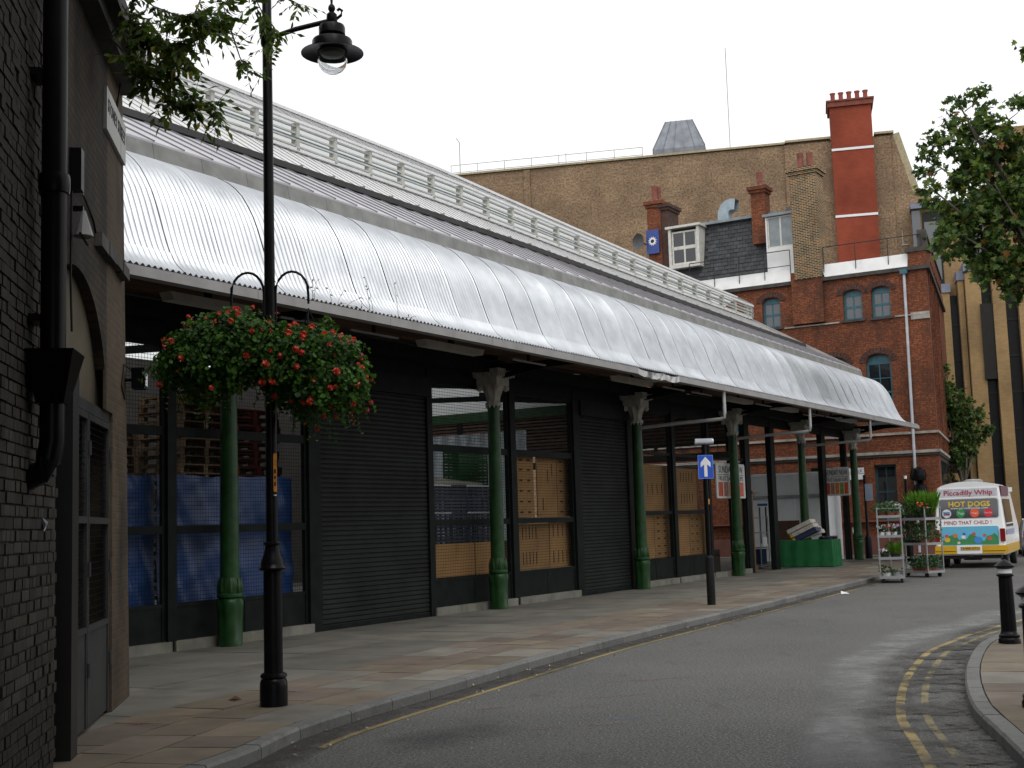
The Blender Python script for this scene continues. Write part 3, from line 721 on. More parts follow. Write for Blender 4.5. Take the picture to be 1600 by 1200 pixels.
# hanging signs
sign_w = M('white_sign_board', (.55,.56,.55), .5, 0, .06); fruit = [M('sign_fruit_%s'%a, c, .5, 0, .5, 9) for a,c in (('tomato',(.4,.06,.015)),('mixed',(.3,.14,.12)),('orange',(.5,.16,.02)),('leaf',(.2,.22,.05)),('pepper',(.5,.07,.02)))]
def stall_sign(s, n, label, l1, l2, w, h, z, rz):
    o = at_hall('stall_sign', label, 'sign', s, n, z, rz)
    MB().prism([(-w/2+.04,0),(w/2-.04,0),(w/2,.04),(w/2,h-.04),(w/2-.04,h),(-w/2+.04,h),(-w/2,h-.04),(-w/2,.04)], 0, .03).build('board', sign_w, o)
    text('lettering', l1, .3, blacktxt, o, (0,-.004,h*.81), (PI/2,0,0), w*.84); text('lettering', l2, .2, blacktxt, o, (0,-.004,h*.56), (PI/2,0,0), w*.84)
    MB().box(-w*.44,w*.44,-.004,0,h*.665,h*.68).build('rule', blacktxt, o)
    for k in range(5): x = -w*.44+k*w*.18; MB().box(x,x+w*.15,-.005,.001,h*.06,h*.46).build('fruit_picture', fruit[k], o)
    for x in (-w*.4,w*.4): MB().tube([(x,.015,h),(x,.015,5.0-z)], .008, 5).build('hanger', dark_metal, o)
stall_sign(13.95,-.22,'white fruit stall sign partly hidden behind the fourth green column','SUNDAY NOW','FRUIT SALAD CUPS',2.35,1.05,2.44,0)
stall_sign(24.0,-.0,'smaller shaded fruit stall sign hanging in front of the red brick wall','SUNDAY NOW','FRUIT SALAD CUPS',.95,1.05,2.54,-PI/2)
# white kiosk at the back of the open bay
k_ = at_hall('white_kiosk', 'white kiosk with ribbed shutter band standing inside the open end bay', 'kiosk', 25.0, -2.3, .125, -PI/2)
wk = M('white_kiosk_paint', (.8,.82,.84), .5, 0, .08, 2)
MB().box(-1.55,1.55,.05,1.8,0,3.38).build('body', wk, k_)
rb = MB()
for j in range(9): rb.box(-1.55,1.55,-.0,.05,2.55+j*.09,2.55+j*.09+.075)
rb.build('ribbed_band', wk, k_); MB().box(-1.58,1.58,-.06,.05,2.42,2.52).build('shelf_rail', M('kiosk_grey', (.3,.31,.33), .5), k_)
for (x0,x1) in ((-1.5,-.6),(-.56,.3),(.5,1.5)): MB().box(x0,x1,.01,.052,.5,2.4).build('panel', wk, k_)
for x in (-1.15,-.9): MB().box(x,x+.05,-.005,.011,.7,2.1).build('slot_strip', blacktxt, k_)
MB().box(-1.2,-.8,-.006,.011,2.15,2.24).build('blue_label', M('sign_blue_small', (.02,.15,.4), .5), k_)
MB().box(-.5,.45,-.02,.0,.2,1.55).build('brown_counter', timber, k_)
# roll cage trolley
rc = at_hall('roll_cage', 'dark wire roll cage trolley standing between two posts', 'trolley', 18.6, -1.3)
cg = MB()
for x in (-.4,.4):
    for y in (-.35,.35): cg.tube([(x,y,.12),(x,y,1.75)], .016, 6)
for z in (.15,.7,1.2,1.7):
    for y in (-.35,.35): cg.bar((-.4,y,z),(.4,y,z),.02)
    for x in (-.4,.4): cg.bar((x,-.35,z),(x,.35,z),.02)
cg.build('cage_frame', M('cage_steel', (.25,.26,.27), .4, .6), rc); MB().box(-.4,.4,-.35,.35,.12,.15).build('deck', dark_metal, rc)
for x in (-.33,.33):
    for y in (-.28,.28): MB().lathe([(.055,-.015),(.055,.015)], (x,y,.058),10).build('caster', blacktxt, rc)
tag(hang(MB().box(-.33,.33,-.28,.28,0,.5).build('crate', blue_cr), 18.6, -1.3, .276), 'dark crate riding on the roll cage trolley', 'crate')
MB().box(-.2,.2,-.37,-.36,.75,1.05).build('paper_notice', sign_w, rc)
# green-skirted stall with boxes of leeks
gc = M('green_baize_cloth', (.006,.11,.03), .85, 0, .25, 3, .15, 20)
st = at_hall('stall_table', 'market table with a green cloth skirt in front of the fifth column', 'table', 20.05, .05)
x0,x1,y0,y1 = -.55,.5,-1.0,.95
pts = []; per = [(x0,y0),(x1,y0),(x1,y1),(x0,y1)]; 
for e in range(4):
    a = Vector((*per[e],0)); b = Vector((*per[(e+1)%4],0)); nrm = Vector(((b-a).y,-(b-a).x,0)).normalized()
    for k in range(24): f = k/24; pts.append((a.lerp(b,f), nrm))
vs = []; L_ = len(pts)
for (p,nr) in pts: vs.append((p.x,p.y,.9))
for i,(p,nr) in enumerate(pts): d = .035*math.sin(i*1.1)+.03*noise.noise(Vector((i*.5,0,3))); q = p+nr*(d+.03); vs.append((q.x,q.y,.01+.01*abs(math.sin(i*.9))))
MB().add(vs, [(i,(i+1)%L_,(i+1)%L_+L_,i+L_) for i in range(L_)]+[tuple(range(L_))]).build('cloth', gc, st, True)
MB().box(x0+.05,x1-.05,y0+.05,y1-.05,.84,.885).build('table_top', timber_dark, st)
for sx in (x0+.08,x1-.08):
    for sy in (y0+.08,y1-.08): MB().box(sx-.025,sx+.025,sy-.025,sy+.025,0,.84).build('leg', timber_dark, st)
carton_w = M('pale_printed_carton', (.5,.47,.42), .7, 0, .2, 8, rnd=.15); yel = M('yellow_carton_end', (.55,.36,.03), .6); navy = M('navy_carton', (.02,.03,.09), .6)
def carton(s, n, z, rz, tilt, mat, lab, ends=True):
    o = at_hall('carton', lab, 'carton', s, n, z, rz, 'tilted cartons on the green stall'); o.rotation_euler = (tilt,0,MR+rz)
    MB().box(-.3,.3,-.45,.45,0,.13).build('tray', mat, o); MB().box(-.28,.28,-.43,.43,.131,.14).build('contents', timber_dark if mat == navy else carton_w, o)
    if ends: MB().box(-.301,.301,.36,.452,.001,.132).build('printed_end', yel, o)
for k,(dn,dz,mt,lb) in enumerate(((.1,.0,navy,'navy tilted carton with yellow ends, lowest on the green stall'),(.05,.14,carton_w,'pale tilted carton lying on the navy one'),(.0,.28,carton_w,'pale tilted carton at the top of the leaning pile'))):
    carton(19.85+.05*k, .05+dn-.06*k, 1.14+dz, 0, -.42, mt, lb, k < 2)
for k in range(3): carton(20.2, .15-.1*k, 1.12+.1*k, .15, -.3, carton_w, 'small pale carton behind the leaning pile', False)
gm = MB(); 
for k in range(140):
    x,y = random.uniform(-.3,.4),random.uniform(-.95,-.45); gm.lathe([(.001,0),(.03,.015),(.035,.04),(.02,.065),(.001,.07)], (x,y,.9+random.uniform(0,.06)), 5)
tag(hang(gm.build('produce', M('dark_plums', (.02,.012,.03), .4)), 20.05,.05,.12), 'dark produce heaped on the green stall in front of the cartons', 'produce', kind='stuff')
# fruit heaps inside the fourth bay
fb = at_hall('produce_stand', 'dark timber produce stand inside the bay behind the fruit sign', 'stand', 14.0, -1.6)
MB().box(-1.2,1.2,-.4,.5,.55,.62).build('shelf', timber_dark, fb); MB().box(-1.2,1.2,.3,.5,.0,1.6).build('back_panel', timber_dark, fb); MB().box(-1.2,1.2,-.4,-.36,0,.75).build('front_panel', timber_dark, fb)
def heap(s, n, z, col, nm, lab, N=60, r=.05, w=.4):
    h = MB()
    for k in range(N):
        x,y = random.uniform(-w,w),random.uniform(-.25,.25); zz = .22*(1-(x/w)**2)*random.random(); h.lathe([(.001,0),(r*.8,r*.4),(r,r),(r*.7,r*1.7),(.001,r*2)], (x,y,zz), 7)
    tag(hang(h.build(nm, M(nm+'_skin', col, .5, 0, .4, 9), None, True), s, n, z), lab, 'produce', kind='stuff')
heap(13.6,-1.55,.62,(.5,.13,.01),'oranges','heap of oranges on the dark produce stand'); heap(14.6,-1.55,.62,(.28,.3,.2),'cabbages','pale cabbages on the dark produce stand',25,.1); heap(12.0,-1.5,1.9,(.02,.1,.03),'leaf_greens','green leaves on top of the timber cupboard',60,.08,.5)
tag(hang(MB().box(-.6,.6,-.3,.3,0,1.775).box(-.64,.64,-.34,.34,1.6,1.7).build('cupboard', timber_dark), 12.0,-1.5,.125), 'dark timber cupboard behind the one way sign', 'cupboard')
tag(hang(MB().box(-.1,.1,-.1,.1,0,2.4).box(-.16,.16,-.16,.16,2.4,2.48).box(-.22,.22,-.22,.22,2.48,2.56).box(-.12,.12,-.12,.12,0,.2).build('timber_post', M('varnished_timber', (.12,.06,.02), .5)), 16.4,-.6,.125), 'varnished timber post with flared top beside the white kiosk', 'post')
bin_ = at_hall('litter_bin', 'dull grey ribbed litter bin by the end of the stall', 'bin', 23.0, -.3)
MB().lathe([(.26,0),(.27,.05),(.27,.75),(.28,.78)], seg=24, fn=lambda r,z,t: r*(1+.03*math.cos(12*t))).build('drum', M('bin_grey', (.12,.12,.13), .5, .3), bin_, True); MB().lathe([(.285,.775),(.285,.82),(.2,.86)], seg=24).build('rim', dark_metal, bin_)
# ================================================================== LEFT: SOOTY BRICK VIADUCT PIER  (local x along the wall, -y towards the street)
VR = math.atan2(.987,-.159); V0 = Vector((-3.616,10.114,0)); VA = Vector((math.cos(VR),math.sin(VR),0)); VN = Vector((VA.y,-VA.x,0))
def V(a, o, z): return V0+VA*a+VN*o+Vector((0,0,z))
soot_brick = brickM('sooty_stock_brick', (.05,.04,.03), (.075,.055,.036), (.045,.04,.034), soot=(.014,.013,.012), sootlo=.42, sc2=.8, bst=.8)
stone_brick = brickM('rubbed_brown_brick', (.1,.068,.042), (.13,.09,.055), (.11,.095,.075), soot=(.025,.022,.018), sootlo=.5, sc2=.9, bst=.8)
brick_m = M('loose_sooty_brick', (.036,.031,.026), .92, 0, .4, 9, .5, 70, rnd=.3, dirt=(.085,.08,.07), dirtlo=.6, dscale=4, dirtsc=(1,1,.4), spec=.2)
mortar_m = M('dark_mortar', (.03,.028,.025), .95, 0, .3, 12, .3, 60)
via = thing('railway_viaduct', 'sooty black brick viaduct pier with an arched gateway', 'viaduct', V0, VR)
def arch_z(a): d = (a-.95)/1.55; return 3.1+1.1*math.sqrt(max(0,1-d*d)) if abs(d) < 1 else 0
wl = MB(); edge = lambda z: 4.22-.1*min(z,7.2)
A_ = [i*.1 for i in range(-3,25)]+[2.5]
for a,b in zip(A_[:-1],A_[1:]):
    za,zb = arch_z(a),arch_z(b)
    if za == 0 or zb == 0: za = zb = max(za,zb) if b < 1 else 3.1
    wl.quad((a,0,za),(b,0,zb),(b,0,9.5),(a,0,9.5)); wl.quad((a,0,za),(a,.45,za),(b,.45,zb),(b,0,zb))
wl.build('arch_wall', soot_brick, via)
p_ = MB()
for z0,z1 in ((0,1.5),(1.5,3.1),(3.1,5),(5,7),(7,9.5)):
    a0 = 2.92 if z1 <= 3.1 else 2.5
    p_.quad((a0,0,z0),(edge(z0),0,z0),(edge(z1),0,z1),(a0,0,z1)); p_.quad((edge(z0),0,z0),(edge(z0),7,z0),(edge(z1),7,z1),(edge(z1),0,z1))
    if z1 <= 3.1: p_.quad((2.92,.45,z0),(2.92,0,z0),(2.92,0,z1),(2.92,.45,z1))
p_.quad((2.5,0,3.1),(2.92,0,3.1),(2.92,.45,3.1),(2.5,.45,3.1))
p_.build('corner_pier', stone_brick, via)
MB().box(-.6,2.95,.1,.16,3.11,4.25).build('arch_infill', M('drab_rendered_infill', (.085,.07,.043), .9, 0, .25, 1.5, .2, 30), via)
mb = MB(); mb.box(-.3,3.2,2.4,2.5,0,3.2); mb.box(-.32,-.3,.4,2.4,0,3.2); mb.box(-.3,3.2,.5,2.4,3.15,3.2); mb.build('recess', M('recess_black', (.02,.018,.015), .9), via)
MB().box(.0,1.1,1.2,1.25,.1,2.2).build('inner_board', M('inner_board_drab', (.08,.07,.045), .9), via)
c_ = MB().prism([(-.1,6.78),(3.5,6.78),(3.5,7.0),(-.1,7.0)], -.28, -.002); c_.prism([(-.1,6.64),(3.48,6.64),(3.48,6.78),(-.1,6.78)], -.16,-.002); c_.build('stone_ledge', M('sooty_stone', (.06,.056,.05), .9, 0, .3, 4, .3, 40), via)
c_ = MB()
for a in (1.75,2.2,2.66,3.1): c_.box(a,a+.44,-.07-.02*random.random(),-.001,4.58+.03*random.random(),4.72)
c_.build('moulding', M('sooty_stone', (.05,.05,.05)), via)
# near pier built of single bricks on a mortar core
core = MB(); core.box(-8,-.62,-.106,.6,0,9.5); core.build('pier_core', mortar_m, via)
MB().box(-8,-3.2,-.125,-.036,0,9.5).build('pier_face', soot_brick, via); MB().box(-3.198,-.622,-.12,-.036,6.45,9.5).build('pier_face', soot_brick, via)
str_me = [MB().box(0,.2125,-.085-j*.004,.0,0,.0655).mesh('brick', brick_m) for j in range(4)]; hdr_me = [MB().box(0,.1,-.085-j*.004,.0,0,.0655).mesh('brick', brick_m) for j in range(4)]
rest = MB(); z = .05; row = 0; cnt = 0
while z < 6.38:
    hd = row % 2; a = -3.18+(.056 if hd else 0); L = .1 if hd else .2125
    while a+L < -.624:
        if .75 < z < 3.0 and a > -2.35 and cnt < 300:
            o = link('brick', random.choice(hdr_me if hd else str_me), via, (a,-.036,z+random.uniform(-.002,.002))); o.rotation_euler = (random.uniform(-.008,.008),0,random.uniform(-.01,.01)); cnt += 1
        else: rest.box(a,a+L,-.122-random.random()*.014,-.036,z,z+.0655)
        a += L+.0125
    z += .078; row += 1
tag(rest.build('brickwork', brick_m, via), kind='stuff')
# cast iron rainwater pipe with hopper shoe
PX = -1.62
ip = MB().tube([(PX,-.27,9.4),(PX,-.27,3.0)], .085, 14)
for z in (4.2,5.9,7.6): ip.lathe([(.1,0),(.105,.03),(.105,.1),(.1,.13)], (PX,-.27,z), 14)
pp = ip.build('rainwater_pipe', black_paint, via, True)
hp = MB(); hp.add([(PX-.22,-.44,3.1),(PX+.22,-.44,3.1),(PX+.22,-.12,3.1),(PX-.22,-.12,3.1),(PX-.1,-.36,2.75),(PX+.1,-.36,2.75),(PX+.1,-.18,2.75),(PX-.1,-.18,2.75)], [(0,1,2,3),(7,6,5,4),(0,4,5,1),(1,5,6,2),(2,6,7,3),(3,7,4,0)]); hp.build('hopper', black_paint, pp)
MB().tube([(PX,-.27,2.75),(PX,-.27,2.5),(PX,-.25,2.38),(PX,-.19,2.29),(PX,-.08,2.24)], .085, 12).build('shoe', black_paint, pp, True)
for z in (3.3,5.0): MB().box(PX-.12,PX+.12,-.2,-.12,z,z+.05).build('pipe_clip', black_paint, pp)
# steel mesh gate
gm_ = M('dull_steel_gate', (.04,.042,.042), .55, 0, .25, 2, .05, 30, spec=.2); gt = link('gate', None, via)
fr = MB(); fr.box(.12,.4,-.1,.06,.115,3.2); fr.build('gate_post', M('black_iron', (.008,.008,.008), .5), gt)
fr = MB(); fr.box(.4,2.92,.03,.09,3.0,3.1); fr.box(2.86,2.92,.03,.09,.13,3.0); fr.build('gate_frame', gm_, gt)
for (a,b) in ((.42,1.6),(1.63,2.85)):
    lf = MB(); lf.box(a,a+.05,.02,.07,.16,2.99); lf.box(b-.05,b,.02,.07,.16,2.99); lf.box(a+.05,b-.05,.02,.07,1.98,2.04); lf.box(a+.05,b-.05,.02,.07,2.93,2.99); lf.box(a+.05,b-.05,.02,.07,1.0,1.05)
    l_ = lf.build('gate_leaf', gm_, gt); MB().box(a+.05,b-.05,.035,.05,.16,1.0).build('kick_panel', gm_, l_)
    wm = MB(); z = 1.08
    while z < 2.93: wm.box(a+.05,b-.05,.043,.047,z-.003,z+.003); z += .06
    x = a+.1
    while x < b-.05: wm.box(x-.002,x+.002,.047,.051,1.05,2.93); x += .075
    wm.build('wire_mesh', black_paint, l_)
    for z in (.6,1.5,2.6): MB().tube([(b+.0,.01,z),(b+.0,.01,z+.13)],.018,8).build('hinge', gm_, l_)
MB().box(.46,.54,-.02,.02,1.28,1.5).build('lock_box', black_paint, gt)
# fittings on the wall
fl = thing('floodlight', 'small black floodlight bracketed to the corner of the brick pier', 'floodlight', V(3.82,.12,3.55), VR)
MB().prism([(-.12,-.1),(.12,-.1),(.14,.12),(-.14,.12)], -.1,.04).build('housing', black_paint, fl); MB().box(-.1,.1,-.106,-.1,-.07,.08).build('lens', glassM('dark_glass', (.02,.02,.022)), fl)
MB().tube([(0,.04,0),(0,.13,0)], .02, 6).build('arm', black_paint, fl); MB().tube([(-.06,.05,.1),(-.25,.1,.14),(-.35,.11,-.1),(-.1,.11,-.22)], .008, 5).build('cable', black_paint, fl)
wl_ = thing('wall_lantern', 'small pale cone lantern on the sooty brick above the gateway', 'lantern', V(.55,.1,4.42), VR)
MB().lathe([(.02,.2),(.03,.16),(.085,-.02),(.07,-.03)], (0,0,0), 12).build('shade', M('dirty_white_lamp', (.14,.145,.14), .5), wl_); MB().box(-.02,.02,.0,.1,.2,.24).build('bracket', black_paint, wl_); MB().tube([(-.16,0,-.03),(.2,0,-.05)], .012, 6).build('guard', black_paint, wl_)
jb = thing('junction_box', 'black junction box with hanging cable on the brick pier', 'box', V(.5,.07,4.78), VR)
MB().box(-.07,.07,-.03,.07,0,.36).build('casing', black_paint, jb); MB().tube([(.08,.0,.05),(.5,.05,.1),(1.1,.06,.02),(1.35,.06,-.12)], .009, 5).build('cable', black_paint, jb); MB().tube([(-.05,.05,0),(-.02,.06,-.8),(.05,.06,-1.2)], .01, 5).build('cable', black_paint, jb)
br = tag(MB().tube([V(3.1,.0,6.35),V(3.1,.05,6.72),V(3.14,.3,6.72),V(3.2,.55,6.9)], .02, 6).build('iron_bracket', black_paint), 'bent iron bracket high on the corner of the brick pier', 'bracket')
sp = thing('street_name_plate', 'weathered white street name plate high on the brick pier', 'sign', V(2.9,.0,5.9), VR)
MB().box(-.66,.66,-.035,.01,-.02,.42).build('plate', M('enamel_plate', (.4,.4,.38), .5, 0, .1, 4, dirt=(.16,.15,.12), dirtlo=.55, dscale=5), sp)
text('lettering', 'STONEY STREET', .2, blacktxt, sp, (0,-.0375,.24), (PI/2,0,0), 1.2)
# ================================================================== LAMP POST AND BASKETS
lp = thing('street_lamp', 'tall black cast iron street lamp with one hanging lantern', 'street lamp', (-2.483,13.086,.115), 0)
MB().lathe([(.14,0),(.14,.2),(.135,.25),(.12,.275),(.125,.285),(.135,.295),(.13,.32),(.1,.335)], seg=20).build('base', black_paint, lp, True)
MB().lathe([(.096,.33),(.093,1.3),(.093,1.345)], seg=18).build('lower_shaft', black_paint, lp, True)
MB().lathe([(.093,1.34),(.132,1.355),(.138,1.375),(.125,1.395),(.118,1.42),(.105,1.47),(.085,1.52),(.075,1.57),(.072,1.6),(.09,1.61),(.09,1.63),(.065,1.64)], seg=20).build('collar', black_paint, lp, True)
MB().lathe([(.06,1.63),(.056,4.5),(.05,7.5),(.03,7.56)], seg=16).build('upper_shaft', black_paint, lp, True)
MB().box(.03,.062,-.058,-.045,2.14,2.53).build('yellow_tag', M('orange_tag', (.5,.2,.02), .6, 0, .3, 20), lp)
MB().box(.036,.056,-.0595,-.058,2.2,2.24).box(.036,.056,-.0595,-.058,2.27,2.3).box(.036,.056,-.0595,-.058,2.33,2.37).build('tag_marks', blacktxt, lp); MB().lathe([(.015,0),(.015,.012)], (0,0,0), 10).build('tag_disc', M('cream_disc',(.5,.5,.35)), lp).location = (.046,-.06,2.1)
am = MB().tube([(0,0,6.93),(.3,0,7.03),(.66,0,7.11)], .028, 8); am.tube([(.66,0,7.11),(.74,0,7.13),(.79,0,7.17),(.8,0,7.22),(.77,0,7.24),(.75,0,7.22)], .016, 6); am.lathe([(.06,6.85),(.07,6.88),(.07,7.0),(.06,7.03)], (0,0,0), 12)
am.build('bracket_arm', black_paint, lp, True)
ln = MB().lathe([(.02,7.42),(.012,7.3),(.035,7.27),(.04,7.24),(.025,7.21),(.055,7.18),(.06,7.1),(.03,7.05),(.04,7.0)][::-1], (.69,0,0), 12)
ln = ln.build('lantern_finial', black_paint, lp, True)
ld = MB().lathe([(.03,7.06),(.13,7.055),(.14,7.03),(.14,6.955),(.125,6.945),(.1,6.93),(.1,6.915),(.15,6.905),(.205,6.895),(.213,6.88),(.213,6.79),(.22,6.785),(.33,6.755),(.33,6.747),(.21,6.772),(.16,6.775)], (.69,0,0), 28, cap=False)
ld = ld.build('lantern_body', black_paint, lp, True)
MB().lathe([(.158,6.79),(.158,6.7),(.155,6.66),(.14,6.61),(.11,6.565),(.07,6.54),(.0,6.532)], (.69,0,0), 24, cap=False).build('glass_bowl', None, ld, True)
gb, gnn, gpp = nodes('clear_glass_bowl'); gpp.inputs['Base Color'].default_value = (.95,.97,.98,1); gpp.inputs['Transmission Weight'].default_value = 1; gpp.inputs['Roughness'].default_value = .08; gpp.inputs['IOR'].default_value = 1.08
ld.children[0].data.materials.append(gb)
MB().lathe([(.05,6.72),(.13,6.735),(.15,6.77)], (.69,0,0), 16).build('reflector', M('dull_reflector', (.1,.1,.1), .5), ld, True)
hk = MB()
for sx in (-1,1):
    hk.tube([(sx*.06,0,3.7),(sx*.06,0,4.2)]+[(sx*(.23-.17*math.cos(t)),0,4.2+.22*math.sin(t)) for t in [PI*k/10 for k in range(1,10)]]+[(sx*.4,0,4.16),(sx*.4,0,4.1)], .014, 7)
    hk.lathe([(.075,3.66),(.075,3.74)], (0,0,0), 12)
hk.build('basket_bracket', black_paint, lp, True)
geran = leafM('geranium_leaf', (.045,.115,.014), .3, .5, 9); geran2 = leafM('trailing_leaf', (.018,.046,.009), .3, .5, 9)
red_fl = M('scarlet_petal', (.58,.06,.025), .5, 0, .3, 20)
def kite(mb, p, d, n, L, w):
    d = d.normalized(); s_ = d.cross(n)
    s_ = s_.normalized() if s_.length > 1e-4 else Vector((1,0,0)); up = s_.cross(d).normalized()
    mb.add([p, p+d*L*.5+s_*w*.5+up*L*.08, p+d*L, p+d*L*.5-s_*w*.5+up*L*.08], [(0,1,2),(0,2,3)])
def roundleaf(mb, p, d, n, L):
    d = d.normalized(); s_ = d.cross(n); s_ = s_.normalized() if s_.length > 1e-4 else Vector((1,0,0)); up = s_.cross(d)
    q = [p]+[p+d*L*(.5+.5*c)+s_*L*.55*k+up*L*.1*abs(k) for c,k in ((-.5,.8),(.2,1),(.75,.55),(1,0),(.75,-.55),(.2,-1),(-.5,-.8))]
    mb.add(q, [(0,1,2,3),(0,3,4,5),(0,5,6,7)])
def rvec(): 
    while True:
        v = Vector((random.uniform(-1,1),random.uniform(-1,1),random.uniform(-1,1)))
        if .05 < v.length < 1: return v.normalized()
fm = MB()
for k in range(9):
    t = 2*PI*k/9+random.uniform(-.3,.3); e = random.uniform(-.3,1.1); d = Vector((math.cos(t)*math.cos(e),math.sin(t)*math.cos(e),math.sin(e))); c = d*.018
    for j in range(5):
        q = 2*PI*j/5; a_ = d.orthogonal().normalized(); b_ = d.cross(a_); dd = (a_*math.cos(q)+b_*math.sin(q)+d*.35)
        kite(fm, c, dd, d, .03, .02)
fl_me = fm.mesh('flower', red_fl)
fm2 = MB()
for k in range(5): d = rvec(); kite(fm2, d*.004, d, rvec(), .035, .022)
fl_me2 = fm2.mesh('flower', red_fl)
def basket(hx, X, Y, hookz, rx, ry, rz_, cz, nl, nf, label, tilt, seed):
    random.seed(seed)
    b = thing('hanging_basket', label, 'hanging basket', (X,Y,cz), 0, 'flower baskets on the lamp post')
    bw = MB().lathe([(.03,-.2),(.12,-.17),(.19,-.08),(.22,.02),(.225,.04)], seg=16); bw.build('bowl', M('moss_liner', (.03,.035,.015), .9), b)
    MB().lathe([(.2,.03),(.05,.06)], seg=14).build('soil', joint_m, b)
    ch = MB()
    top = Vector((hx-X,13.086-Y,hookz-cz))
    for k in range(3):
        t = 2*PI*k/3+.5; q = Vector((.21*math.cos(t),.21*math.sin(t),.03)); ch.tube([top,q], .008, 5)
    for k in range(4): ch.tube([top+Vector((0,0,.05+.05*k)),top+Vector((.0,0,.09+.05*k))], .012, 5)
    ch.build('chain', dark_metal, b)
    f1,f2 = MB(),MB()
    def surf():
        d = rvec(); r = .98+.38*noise.noise(d*2.3+Vector((seed,0,0)))+.22*noise.noise(d*6+Vector((0,seed,0)))
        if d.z < 0: r *= 1+.12*abs(d.z)
        p = Vector((d.x*rx,d.y*ry,d.z*rz_))*r; p.z += tilt*p.x-.05; return p, Vector((d.x/rx,d.y/ry,d.z/rz_)).normalized()
    for k in range(nl):
        p,n = surf(); p = p*(.55+.47*random.random()**.5)
        dd = (n*.6+rvec()*.8+Vector((0,0,-.5))).normalized()
        roundleaf(f1 if random.random() < .65 else f2, p, dd, n, random.uniform(.028,.055))
    for k in range(90):
        p,n = surf(); q = p+n*.1+Vector((0,0,-.1-.12*random.random())); f2.tube([p*.8,p,q], .003, 4)
        for j in range(5): roundleaf(f1, p.lerp(q,j/5), rvec(), n, .036)
    tag(f1.build('foliage', geran, b), kind='stuff'); tag(f2.build('foliage', geran2, b), kind='stuff')
    for k in range(nf):
        for _ in range(20):
            p,n = surf()
            if n.y < .35: break
        o = link('flower', fl_me if random.random() < .75 else fl_me2, b, p*1.02+n*.025); o.rotation_euler = Vector((0,0,1)).rotation_difference(n).to_euler(); o.scale = [random.uniform(.6,1.15)]*3
    return b
basket(-2.883,-2.95,13.0,4.14,.64,.46,.4,3.74,6500,34,'leafy hanging basket on the wall side of the lamp post, few red flowers',.12,3)
basket(-2.083,-2.05,13.0,4.14,.56,.46,.42,3.56,6500,80,'hanging basket on the road side of the lamp post, crowded with red flowers',-.12,11)
for o in list(bpy.data.objects):
    pass
random.seed(21)
# ================================================================== BRANCHES HANGING OVER THE CORNER
def DP(x, y, Yw):
    r = fwv+Rv*((x-800)/2000)-Uv*((y-600)/2000); return Vector((0,0,CAM_H))+r*(Yw/r.y)
bark = M('thin_bark', (.05,.04,.025), .85, 0, .3, 10)
leaf_a = leafM('ash_leaf', (.07,.11,.016)); leaf_b = leafM('dark_ash_leaf', (.035,.06,.01)); leaf_y = leafM('yellowing_leaf', (.24,.2,.03))
ov = thing('overhanging_tree', 'thin branches with pointed leaves hanging over the brick pier', 'tree', DP(150,-120,11.6))
O_ = Vector(ov.location); bt = MB(); la,lb,ly = MB(),MB(),MB()
def pinnate(p, d, L, n, size):
    d = d.normalized(); q = p
    side = d.cross(Vector((0,0,1))); side = side.normalized() if side.length > .1 else Vector((1,0,0)); side = (side+rvec()*.5).normalized()
    for k in range(n+1):
        dd = (d+Vector((0,0,-.12*k))).normalized(); q2 = q+dd*L/n
        if k < n: bt.tube([q-O_,q2-O_], .0025, 3)
        tgt = ly if random.random() < .05 else (la if random.random() < .5 else lb)
        if k == n: kite(tgt, q-O_, dd, rvec(), size, size*.42)
        else:
            for sg in (-1,1): kite(tgt, q-O_, (side*sg+dd*.6+Vector((0,0,-.55))).normalized(), rvec(), size*random.uniform(.8,1.1), size*.42)
        q = q2
BR = [([(120,-130),(175,-20),(210,40),(255,75),(300,60),(330,30)],11.6,26,.1),([(120,-130),(170,10),(200,70),(215,110),(240,140),(275,160),(310,165)],11.9,26,.11),([(150,-140),(240,-60),(313,0),(296,40),(272,78),(256,118),(250,150)],12.0,10,.09),
      ([(150,-140),(260,-80),(340,-20),(352,20),(335,50)],12.2,12,.11),([(260,-80),(360,-60),(395,-10),(415,30),(440,55)],12.4,14,.1),([(260,-80),(400,-60),(440,-10),(470,10)],12.5,8,.08),
      ([(352,20),(365,60),(375,90),(388,112)],12.2,7,.08),([(215,110),(250,130),(300,150),(330,165),(345,185)],11.8,12,.1),([(120,-130),(185,-30),(240,10),(280,25),(310,20)],11.4,26,.1),([(160,-10),(195,30),(225,55),(250,65)],11.7,22,.1),([(175,60),(200,90),(235,115),(285,110)],11.6,16,.1),([(190,20),(230,30),(275,90),(300,95)],11.9,14,.1),([(400,20),(418,60),(424,85),(422,100)],12.4,5,.07)]
for pts,Yw,nl,size in BR:
    P3 = [DP(x,y,Yw+random.uniform(-.15,.15)) for x,y in pts]
    bt.tube([p-O_ for p in P3], .012, 5, .003)
    for k in range(int(nl*1.5)):
        f = random.uniform(.25,1)**.8*(len(P3)-1); i = min(int(f),len(P3)-2); p = P3[i].lerp(P3[i+1],f-i)
        pinnate(p, (rvec()+Vector((.25,0,-.55))), random.uniform(.12,.3), random.choice((2,3,3,4)), size*random.uniform(.9,1.35))
bt.build('branches', bark, ov); tag(la.build('leaves', leaf_a, ov), kind='stuff'); tag(lb.build('leaves', leaf_b, ov), kind='stuff'); tag(ly.build('leaves', leaf_y, ov), kind='stuff')
# trunk on top of the viaduct, out of the frame
MB().tube([V(2.2,-1.2,9.4)-O_,V(1.7,-.7,9.6)-O_,(0,0,0),DP(200,-70,11.7)-O_], .05, 8, .02).build('trunk', bark, ov)
